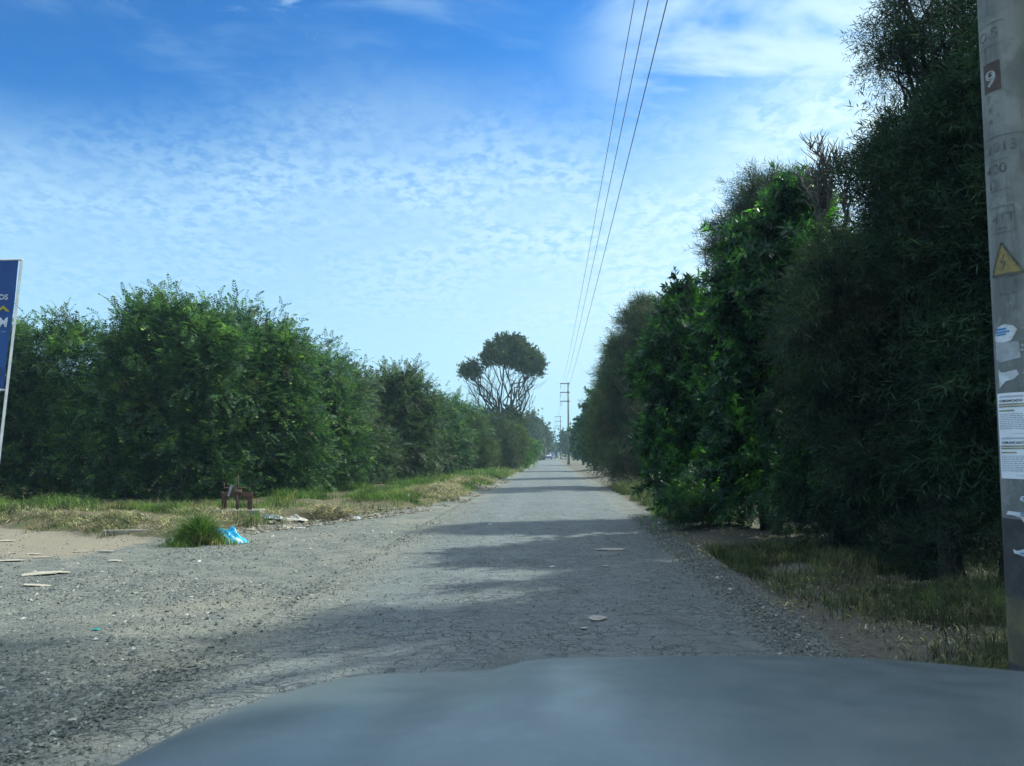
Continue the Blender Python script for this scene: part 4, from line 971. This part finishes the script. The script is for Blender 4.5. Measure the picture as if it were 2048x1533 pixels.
scrap('rectangular pale paper remnant just below the highest torn sticker', [(-.09, -.05), (-.085, .07), (.07, .05), (.075, -.05), (.0, -.065), (-.05, -.07)], -.085, 700, 2, (), simple('weathered_paper', (.44, .46, .48), (.33, .34, .35), 25, .85), lift=.002)
scrap('small ragged white scrap above the printed notices', [(-.07, -.07), (-.07, .05), (-.05, .03), (-.02, .028), (.05, .04), (.06, .01), (.03, -.02), (-.02, -.03), (-.04, -.05)], -.085, 752, 3)
scrap('little sticker scrap with blue print below the printed notices', [(-.03, .0), (-.02, .022), (.055, .018), (.055, -.01), (.04, -.026), (.0, -.02)], -.03, 1000, 4, [(-.002, .010, .035, .007), (.008, -.002, .05, .006)])
def lmark(bb, u0, zc):
    line2d(bb, (-.015, .03), (.025, .03), .005, u0, zc, .005, 0, 4); line2d(bb, (.025, .032), (.025, -.035), .005, u0, zc, .005, 0, 4)
scrap('white sticker flap with a black angle mark curling off the pole', [(-.11, .03), (-.095, .055), (-.02, .05), (.05, .045), (.068, .0), (.05, -.025), (.03, -.05), (.012, -.03), (-.018, .018), (-.06, .03)], -.045, 1042, 5, [(.02, .043, .07, .008)], None, lmark)
scrap('lowest sticker scrap with blue letters on the black band', [(-.07, .02), (-.04, .012), (.0, .028), (.045, .01), (.05, -.02), (.02, -.025), (-.03, -.01), (-.06, -.005)], -.05, 1108, 6, [(.0, .0, .045, .010), (.03, -.008, .02, .010)])
chips = MB(); g = np.random.default_rng(5)
for i in range(26):
    u_ = -.02 + .10 * g.random(); py = 650 + 130 * g.random(); s_ = .004 + .010 * g.random()
    patch(chips, [(-s_, 0), (-s_ * .3, s_ * .8), (s_, s_ * .4), (s_ * .6, -s_ * .6), (0, -s_)], u_, zpx(py), .0022, 0, 3)
patch(chips, rect(.14, .004), .06, zpx(679), .0022); chips.build('paint_chips', m_pal, p_near)['kind'] = 'stuff'

# ------------------------------------------------------------------ blue banner at the left edge
def banner():
    Y = 12.0; tp = at(41, 519, Y); bt = at(11, 780, Y); foot = at(-4, 960, Y)
    root = empty('banner_stand', (foot[0], Y, 0)); tag(root, 'blue advertising banner stretched on a tall white metal frame', 'banner')
    O = np.array([foot[0], Y, 0.]); Wd = 1.9
    tp, bt = tp - O, bt - O; dz_ = tp[2] - bt[2]; lean = (tp - bt) / dz_
    ft = bt - lean * bt[2]
    mfr = simple('white_frame', (.62, .64, .66), (.48, .50, .52), 5, .5)
    for k in (0, 1):
        mb = MB(); off = np.array([-Wd * k, 0, 0]); mb.tube([ft + off + np.array([0, .03, 0]), tp + off + np.array([0, .03, 0])], .026, 4); mb.build('post', mfr, root)
    mb = MB(); mb.tube([tp + np.array([.02, .03, .0]), tp + np.array([-Wd, .03, .0])], .02, 4); mb.build('crossbar', mfr, root); mb = MB(); mb.tube([bt + np.array([.0, .03, 0]), bt + np.array([-Wd, .03, 0])], .018, 4); mb.build('crossbar', mfr, root)
    m, t, b, o = pmat('banner_blue', .5, .4); co = t.new('ShaderNodeTexCoord').outputs['Object']
    c = t.mix(t.ramp(t.noise(co, 1.1, 3, .5), .35, .65), (.010, .045, .20), (.014, .070, .26)); t.l.new(c, b.inputs['Base Color'])
    bp = t.new('ShaderNodeBump'); bp.inputs['Strength'].default_value = .5; bp.inputs['Distance'].default_value = .08
    t.put(bp.inputs['Height'], t.noise(t.mapv(co, (1, 1, .5), rot=(0, R(40), 0)), 2.2, 3, .5)); t.l.new(bp.outputs[0], b.inputs['Normal'])
    def P(u_, v_, l=0.0):   # u metres left of the edge post, v metres up from the banner bottom
        p = bt + lean * v_ + np.array([-u_, 0, 0]); p[1] -= l + .02 * math.sin(u_ * 5 + v_ * 3) * math.sin(max(0, min(1, v_ / dz_)) * math.pi); return p
    n = 14; us = np.linspace(.03, Wd - .03, n); vs = np.linspace(.02, dz_ - .02, n)
    mb = MB(); mb.add([P(u_, v_) for v_ in vs for u_ in us], [[j * n + i, j * n + i + 1, (j + 1) * n + i + 1, (j + 1) * n + i] for j in range(n - 1) for i in range(n - 1)])
    sh = mb.build('banner_sheet', m, root, True)
    def art(name, mat, shapes, l=.012):
        mb = MB()
        for V2, Fc in shapes: mb.add([P(-x, y, l) for x, y in V2], Fc)
        mb.build(name, mat, sh)
    def wd(s, size, ur, v, bold=0.0):
        V, Fc = text_shape(s, size, bold); V[:, 0] += -ur - V[:, 0].max(); V[:, 1] += v; return V, Fc
    vv = lambda py: (780 - py) / 261 * dz_
    white = simple('banner_white', (.62, .66, .74), None, 5, .5); yel = simple('banner_yellow', (.50, .40, .05), None, 5, .5); grn = simple('banner_green', (.02, .22, .13), None, 5, .5); brn = simple('banner_brown', (.12, .10, .08), None, 5, .6)
    for w_ in (wd('OS', .12, .14, vv(600), .003), wd('M', .22, .10, vv(655), .006), wd('S.A.C', .035, .10, vv(666))): art('lettering', white, [w_])
    art('roof_mark', yel, [([(-.32, 0), (-.20, .12), (-.06, 0), (-.12, 0), (-.20, .05), (-.28, 0)], [[0, 5, 4, 1], [1, 4, 3, 2]])] if False else [([(-.34 + 0, vv(624)), (-.20, vv(612)), (-.08, vv(624)), (-.15, vv(624)), (-.20, vv(618)), (-.27, vv(624))], [[0, 5, 4, 1], [1, 4, 3, 2]])])
    art('green_hill', grn, [([(-.75, vv(745)), (-.45, vv(722)), (-.30, vv(724)), (-.12, vv(738)), (-.10, vv(745))], [[0, 4, 3, 2, 1]])])
    art('brown_strip', brn, [([(-.75, vv(752)), (-.75, vv(745)), (-.10, vv(745)), (-.10, vv(752))], [[0, 3, 2, 1]])])
banner()

# ------------------------------------------------------------------ sluice gate, concrete, litter
m_rst = simple('rusty_steel', (.16, .085, .06), (.09, .055, .045), 14, .85, bump=.4)
m_rdk = simple('dark_rust', (.055, .042, .04), (.10, .06, .05), 14, .8)
m_gal = simple('galvanised', (.34, .36, .38), None, 8, .5)
m_cem = simple('rim_concrete', (.34, .31, .26), (.24, .22, .19), 5, .9, bump=.6)
def sluice():
    p = gr(472, 1052); z0 = zg(p[0], p[1]); root = empty('sluice_gate', (p[0], p[1], z0 - .02)); tag(root, 'rusty steel irrigation gate frame with a threaded spindle and crossbar', 'sluice gate')
    root.rotation_euler.z = R(8); W2 = .31; H = .50
    for s in (-1, 1):
        mb = MB(); mb.box((s * W2, 0, H / 2), (.014, .09, H), bev=.003); mb.box((s * (W2 - .045), .035, H / 2), (.09, .012, H), bev=.003)
        mb.tube([(s * W2 + .02, -.02, .0), (s * W2 + .02, -.02, H), (s * W2 - .0, -.02, H + .03), (s * W2 - .03, -.02, H)], .014, 6)
        mb.build('post', m_rst, root)
    mb = MB(); mb.box((0, 0, H - .045), (2 * W2 - .02, .05, .09), bev=.004); mb.add([(-W2 + .02, .01, H - .1), (-W2 + .16, .01, H - .1), (-W2 + .02, .01, H - .26)], [[0, 1, 2]]); mb.add([(W2 - .02, .01, H - .1), (W2 - .16, .01, H - .1), (W2 - .02, .01, H - .26)], [[0, 2, 1]])
    mb.build('top_beam', m_rst, root)
    mb = MB(); mb.tube([(.02, -.03, -.05), (.02, -.03, H + .02)], .032, 10); mb.tube([(.02, -.03, H), (.02, -.03, H + .38)], .014, 8); mb.build('spindle', m_rdk, root, True)
    mb = MB(); mb.tube([(-.28, -.03, H + .22), (-.27, -.03, H + .10), (.30, -.03, H + .10), (.30, -.03, H + .22)], .013, 7)
    mb.build('crossbar', m_rst, root, True); mb = MB(); mb.tube([(-.06, -.03, H + .02), (.10, -.03, H + .02)], .05, 8); mb.build('collar', m_rst, root, True)
    mb = MB(); mb.box((-.14, -.06, H + .04), (.05, .012, .24), (0, R(14), 0), bev=.003); mb.box((-.09, -.06, H + .15), (.09, .012, .02), (0, R(10), 0)); mb.build('lever', m_gal, root)
    sl = MB(); sl.box((.05, .10, .02), (.98, .55, .20), bev=.02); s_ = sl.build('concrete_slab', m_cem, root)
sluice()
p1, p2 = gr(205, 1076), gr(345, 1074)
mb = MB(); mid = (p1 + p2) / 2; Lw = np.linalg.norm(p2 - p1)
ang = math.atan2(p2[1] - p1[1], p2[0] - p1[0])
mb.box((0, 0, .05), (Lw, .12, .19), bev=.02); mb.box((Lw / 2 + .35, .08, .03), (.80, .26, .12), (0, 0, R(20)), bev=.03)
o = mb.build('concrete_rim', m_cem); o.location = (mid[0], mid[1], 0); o.rotation_euler.z = ang; tag(o, 'low grey concrete ditch rim at the edge of the sand', 'concrete rim')

def crumple(name, label, cat, px, py, w_, d_, h_, mat, seed, rz=0.0, outline=None, n=26, group=None, lift=.01):
    """crumpled sheet: a grid folded by noise, real thickness"""
    g = np.random.default_rng(seed); p = gr(px, py); u_ = np.linspace(-.5, .5, n); U, V_ = np.meshgrid(u_, u_)
    rr_ = np.sqrt((U * 2) ** 2 + (V_ * 2) ** 2); taper = outline(U) if outline else 1.0
    a, b_ = g.random(2) * 50
    Z = np.abs(vnoise(U * 5 + a, V_ * 5 + b_) - .45) * 1.5 + .5 * np.abs(vnoise(U * 11 + b_, V_ * 11 + a) - .5)
    Z = Z * h_ * np.clip(1.25 - rr_, .06, 1) + h_ * .35 * np.clip(1 - rr_, 0, 1)
    X_ = U * w_ * (1 - .12 * vnoise(U * 4, V_ * 9 + a)) + .03 * w_ * vnoise(V_ * 9 + b_, U * 3); Y_ = V_ * d_ * taper * (1 - .25 * vnoise(U * 9 + a, V_ * 2))
    V3 = np.stack([X_, Y_, Z], -1).reshape(-1, 3); idx = np.arange(n * n).reshape(n, n)
    q = np.stack([idx[:-1, :-1], idx[:-1, 1:], idx[1:, 1:], idx[1:, :-1]], -1).reshape(-1, 4)
    o = quads_obj(name, V3, q, mat, smooth=True); md = o.modifiers.new('thickness', 'SOLIDIFY'); md.thickness = .003
    o.location = (p[0], p[1], zg(p[0], p[1]) + lift); o.rotation_euler.z = rz; tag(o, label, cat, group); return o
m_bag, t, b, o = pmat('blue_plastic', .35, .5); co = t.new('ShaderNodeTexCoord').outputs['Object']
t.l.new(t.mix(t.ramp(t.noise(t.mapv(co, (1, 3, 1)), 4.5, 2, .5), .60, .64), (.012, .42, .72), (.60, .72, .78)), b.inputs['Base Color'])
crumple('plastic_bag', 'bright cyan blue crumpled plastic bag against the grass tuft', 'plastic bag', 456, 1085, .98, .50, .24, m_bag, 3, R(-24), lambda U: .25 + .85 * sstep(-.5, .3, U), lift=.07).rotation_euler.y = .30
m_clear = simple('clear_film', (.55, .60, .64), (.40, .45, .47), 6, .3, .5); m_cloth = simple('pale_cloth', (.62, .58, .50), (.48, .45, .38), 7, .85)
crumple('plastic_film', 'bluish clear plastic film lying between grass and the pale cloth', 'plastic film', 540, 1052, .62, .24, .12, m_clear, 5, R(-5))
crumple('cloth', 'cream crumpled cloth on the gravel edge right of the plastic film', 'cloth', 590, 1049, .58, .24, .13, m_cloth, 6, R(4))
crumple('wrapper', 'blue grey wrapper lying among the cut stalks', 'wrapper', 812, 1008, .36, .20, .14, simple('grey_wrapper', (.33, .42, .52), (.5, .55, .6), 8, .4), 7, R(-20))
crumple('wrapper', 'small whitish wrapper in front of the cut stalks', 'wrapper', 712, 1040, .26, .14, .08, m_clear, 8)
crumple('wrapper', 'tiny turquoise scrap on the gravel', 'wrapper', 192, 1263, .07, .04, .02, simple('turquoise', (.05, .42, .38), None, 8, .5), 9)
crumple('wrapper', 'crumpled pale wrapper on the dirt at the right edge of the gravel band', 'wrapper', 1440, 1103, .26, .14, .06, m_cloth, 10)
def board(label, px, py, w_, d_, rz, seed, tilt=0.0, mat=None):
    w_ *= .8; d_ *= .8
    g = np.random.default_rng(seed); p = gr(px, py); n = 8; th = np.linspace(0, 2 * math.pi, n, endpoint=False) + .3
    V2 = np.stack([np.sign(np.cos(th)) * np.abs(np.cos(th)) ** .5 * w_ / 2 * (.8 + .3 * g.random(n)), np.sign(np.sin(th)) * np.abs(np.sin(th)) ** .5 * d_ / 2 * (.8 + .3 * g.random(n))], -1)
    V = np.concatenate([np.c_[V2, np.zeros(n) + .0], np.c_[V2, np.zeros(n) + .005]]); V[:, 2] += .06 * tilt * V[:, 0] + .008 * np.sin(V[:, 0] * 9 + seed)
    mb = MB(); mb.add(V, [list(range(n))[::-1], list(range(n, 2 * n))] + [[i, (i + 1) % n, n + (i + 1) % n, n + i] for i in range(n)])
    o = mb.build('cardboard_piece', mat or m_cbd); o.location = (p[0], p[1], zg(p[0], p[1]) + .014); o.rotation_euler.z = rz; tag(o, label, 'cardboard', 'cardboard litter on the sand'); return o
m_cbd = simple('cardboard', (.46, .42, .34), (.30, .26, .20), 7, .9)
board('largest pale torn cardboard piece, in the middle of the sand', 82, 1151, .62, .42, .2, 1, .5)
board('small cardboard piece right beside the largest one', 125, 1150, .26, .14, .1, 2)
board('long narrow cardboard piece nearest to the camera', 75, 1171, .50, .14, .02, 3)
board('thin cardboard strip, upper one of the two behind the largest piece', 68, 1110, .30, .10, 0, 4)
board('thin cardboard strip, lower one of the two behind the largest piece', 83, 1117, .42, .09, 0, 5)
board('flat cardboard sheet cut by the left picture edge', 15, 1124, .70, .20, .0, 6)
board('narrow cardboard strip in front of the concrete rim', 158, 1107, .30, .09, 0, 7)
board('greenish plastic-coated strip nearest the grass tuft', 212, 1106, .34, .10, .1, 8)
board('pale torn bit on the gravel below the concrete rim', 230, 1125, .22, .14, .3, 9)
board('whitish torn sheet at the left picture edge beside the dry grass', 10, 1083, .36, .24, .2, 10, .8)
board('white paper strip on the gravel under the cream cloth', 600, 1058, .36, .07, -.15, 11, mat=m_paper)
m_patch = simple('pale_patch', (.40, .37, .31), (.28, .265, .24), 12, .9)
def splat(label, px, py, w_, d_, seed, nm='pale_patch', mat=None):
    g = np.random.default_rng(seed); p = gr(px, py); n = 40; th = np.linspace(0, 6.283, n, endpoint=False); r_ = .6 + .55 * vnoise(np.cos(th) * 2 + 9 + seed, np.sin(th) * 2 + seed) + .18 * g.random(n)
    V2 = np.stack([np.cos(th) * r_ * w_ / 2, np.sin(th) * r_ * d_ / 2], -1); V = np.concatenate([np.c_[V2, np.zeros(n)], np.c_[V2 * .93, np.full(n, .004)]])
    mb = MB(); mb.add(V, [list(range(n, 2 * n))] + [[i, (i + 1) % n, n + (i + 1) % n, n + i] for i in range(n)])
    o = mb.build(nm, mat or m_patch); o.location = (p[0], p[1], .020); tag(o, label, 'mortar spill', 'pale spills on the asphalt'); return o
splat('long pale mortar spill on the shaded asphalt, farther of the two', 1222, 1101, .50, .30, 1)
splat('rounded pale mortar spill on the asphalt, nearer of the two', 1195, 1240, .18, .22, 2)
splat('tiny pale fleck of mortar beside the nearer spill', 1168, 1261, .07, .07, 3)
splat('small white fleck on the asphalt under the farther long spill', 1211, 1135, .07, .10, 4)
board('small white rectangular scrap lying in the middle of the road', 1104, 1135, .10, .05, 0, 12, mat=m_paper)['group'] = 'scraps on the road'
board('white scrap on the asphalt near the left wheel track', 980, 1050, .14, .07, 0, 13, mat=m_paper)['group'] = 'scraps on the road'

# ------------------------------------------------------------------ vehicles far down the road
m_wht = simple('white_paint', (.75, .76, .78), None, 3, .3, .5); m_blu = simple('blue_paint', (.03, .07, .24), None, 3, .3, .5); m_gls = simple('car_glass', (.03, .04, .05), None, 3, .1, .6)
m_tyr = simple('tyre', (.03, .03, .03), None, 9, .8); m_lmp = simple('headlight_glass', (.8, .8, .78), None, 3, .2, .6)
def car(label, px, Y, body, lower, s=1.0):
    b0 = at(px, 905, Y); root = empty('distant_car', (b0[0], Y, 0)); tag(root, label, 'car', 'vehicles far down the road')
    prof = [(-2.05, .35), (-2.05, .85), (-1.95, .98), (-1.0, 1.05), (-.35, 1.48), (.95, 1.50), (1.6, 1.08), (2.05, 1.02), (2.08, .35)]
    prof = [(y * s, z * s) for y, z in prof]; mb = MB(); n = len(prof)
    V = []
    for sx_, k in ((-1, 0), (1, 1)):
        for y, z in prof: V.append((sx_ * (.86 if z < 1.1 * s else .66) * s, y, z))
    mb.add(V, [list(range(n)), list(range(n, 2 * n))[::-1]] + [[i, n + i, n + (i + 1) % n, (i + 1) % n] for i in range(n)]); mb.build('body', body, root)
    mb = MB(); mb.box((0, -2.08 * s, .52 * s), (1.70 * s, .16 * s, .40 * s), bev=.04); mb.build('bumper', lower, root); mb = MB(); mb.box((0, 2.1 * s, .52 * s), (1.70 * s, .12 * s, .36 * s), bev=.04); mb.build('bumper', lower, root)
    mb = MB(); W_ = .60 * s; a, c_ = np.array([-1.0 * s, 1.07 * s]), np.array([-.38 * s, 1.44 * s]); e = .02
    mb.add([(-W_ * 1.2, a[0] - e, a[1] + e), (W_ * 1.2, a[0] - e, a[1] + e), (W_, c_[0] - e, c_[1] + e), (-W_, c_[0] - e, c_[1] + e)], [[0, 1, 2, 3]]); mb.build('windscreen', m_gls, root)
    for sx_ in (-1, 1):
        mb = MB(); mb.add([(sx_ * .80 * s, -.8 * s, 1.10 * s), (sx_ * .80 * s, 1.3 * s, 1.12 * s), (sx_ * .69 * s, .85 * s, 1.42 * s), (sx_ * .69 * s, -.3 * s, 1.40 * s)], [[0, 1, 2, 3]]); mb.build('side_window', m_gls, root)
        mb = MB(); mb.box((sx_ * .62 * s, -2.02 * s, .80 * s), (.34 * s, .12 * s, .16 * s), bev=.03); mb.build('headlight', m_lmp, root)
        for y in (-1.3, 1.3): mb = MB(); mb.tube([(sx_ * .66 * s, y * s, .32 * s), (sx_ * .88 * s, y * s, .32 * s)], .32 * s, 14); mb.build('wheel', m_tyr, root)
car('white car with a dark blue lower front coming up the distant road', 1095, 185, m_wht, m_blu, 1.05)
car('dark blue vehicle following beside the white car', 1103, 205, m_blu, m_wht, 1.15)
car('small white vehicle half hidden left of the oncoming white car', 1087, 225, m_wht, m_wht, 1.15)
# sandy heap at the foot of the second pole
g = np.random.default_rng(4)
# ------------------------------------------------------------------ the car we look out of: bonnet and wings
def bonnet():
    root = empty('own_car', (.55, 1.2, 0)); tag(root, 'blurred blue grey bonnet of the car the photo is taken from, along the bottom edge', 'car')
    O = np.array([.55, 1.2, 0.])
    m, t, b, o = pmat('bonnet_paint', .5, .5, .1); b.inputs['Base Color'].default_value = (.105, .135, .140, 1)
    co = t.new('ShaderNodeTexCoord').outputs['Object']
    t.l.new(t.mix(t.ramp(t.noise(co, 5, 5, .65), .35, .7), (.082, .112, .122), (.106, .134, .140)), b.inputs['Base Color'])
    t.put(b.inputs['Roughness'], t.ramp(t.noise(co, 8, 4, .6), .3, .7, .40, .58)); b.inputs['Coat Weight'].default_value = .40; b.inputs['Coat Roughness'].default_value = .22
    E = np.array([at(*e) for e in ((60, 1690, 1.0), (150, 1600, 1.15), (240, 1533, 1.35), (330, 1483, 1.5), (450, 1425, 1.7), (600, 1370, 1.9), (680, 1350, 1.97), (740, 1341, 2.0), (820, 1338, 2.04), (900, 1337, 2.07), (970, 1334, 2.10),
        (1010, 1325, 2.10), (1050, 1315, 2.11), (1100, 1309, 2.12), (1300, 1305, 2.12), (1500, 1303, 2.12), (1700, 1308, 2.11), (1850, 1317, 2.10), (2048, 1336, 2.05), (2300, 1370, 1.95), (2600, 1430, 1.75))])
    nu, nv = 150, 70; xs = np.linspace(E[0, 0], E[-1, 0], nu)
    ye = np.interp(xs, E[:, 0], E[:, 1]); ze = np.interp(xs, E[:, 0], E[:, 2]); k = np.array([1, 4, 6, 4, 1]) / 16
    for _ in range(2): ye[2:-2] = np.convolve(ye, k, 'valid'); ze[2:-2] = np.convolve(ze, k, 'valid')
    V = []
    for v in np.linspace(0, 1, nv):
        for i, x in enumerate(xs):
            y0 = min(.62, ye[i] - .3); y = y0 + (ye[i] - y0) * v; zb = 1.13 - .25 * max(0., (-.62 - x) / .3) ** 2 - .2 * max(0., (x - 1.3) / .3) ** 2
            c = sstep(-.30 - .10 * (1 - v), -.12 - .10 * (1 - v), x); zb += .022 * c
            f = v ** 1.5; z = zb * (1 - f) + ze[i] * f + .028 * math.sin(math.pi * v) - .010 * v ** 14
            V.append((x, y, z))
    V = np.array(V); idx = np.arange(nu * nv).reshape(nv, nu)
    q = np.stack([idx[:-1, :-1], idx[:-1, 1:], idx[1:, 1:], idx[1:, :-1]], -1).reshape(-1, 4)
    quads_obj('bonnet', V - O, q, m, root, smooth=True)
    # nose and wings below the bonnet edge
    loop = [V[idx[j, 0]] for j in range(nv)] + [V[idx[-1, i]] for i in range(1, nu)] + [V[idx[j, -1]] for j in range(nv - 2, -1, -1)]
    lp = np.array(loop); mb = MB(); rings = []
    cx = np.array([.5, 1.0])
    for k, (dz_, ex) in enumerate(((-.004, .0), (-.03, .015), (-.12, .05), (-.45, .09), (-.70, .05))):
        d = nrm(lp[:, :2] - cx) * ex; r_ = lp.copy(); r_[:, :2] += d; r_[:, 2] = r_[:, 2] + dz_ if k < 3 else (.62 if k == 3 else .34); rings.append(r_)
    n = len(lp); mb.add(np.concatenate(rings) - O, [[k * n + i, (k + 1) * n + i, (k + 1) * n + i + 1, k * n + i + 1] for k in range(4) for i in range(n - 1)]); mb.build('wings', m, root, True)
    for s in (-.62, 1.58):
        mb = MB(); mb.tube([(s - .1, 1.1, .36), (s + .1, 1.1, .36)] - O, .36, 24); mb.build('wheel', m_tyr, root)
bonnet()

# ------------------------------------------------------------------ haze: one closed box round everything
m = bpy.data.materials.new('haze'); m.use_nodes = True; t = NT(m.node_tree)
o = t.new('ShaderNodeOutputMaterial'); v = t.new('ShaderNodeVolumePrincipled'); t.l.new(v.outputs[0], o.inputs['Volume'])
v.inputs['Color'].default_value = (.62, .90, 1.0, 1); v.inputs['Density'].default_value = .0008; v.inputs['Anisotropy'].default_value = .2
mb = MB(); mb.box((0, 1000, 12.0), (7000, 6000, 26.5)); hz = mb.build('haze', m); tag(hz, kind='stuff')
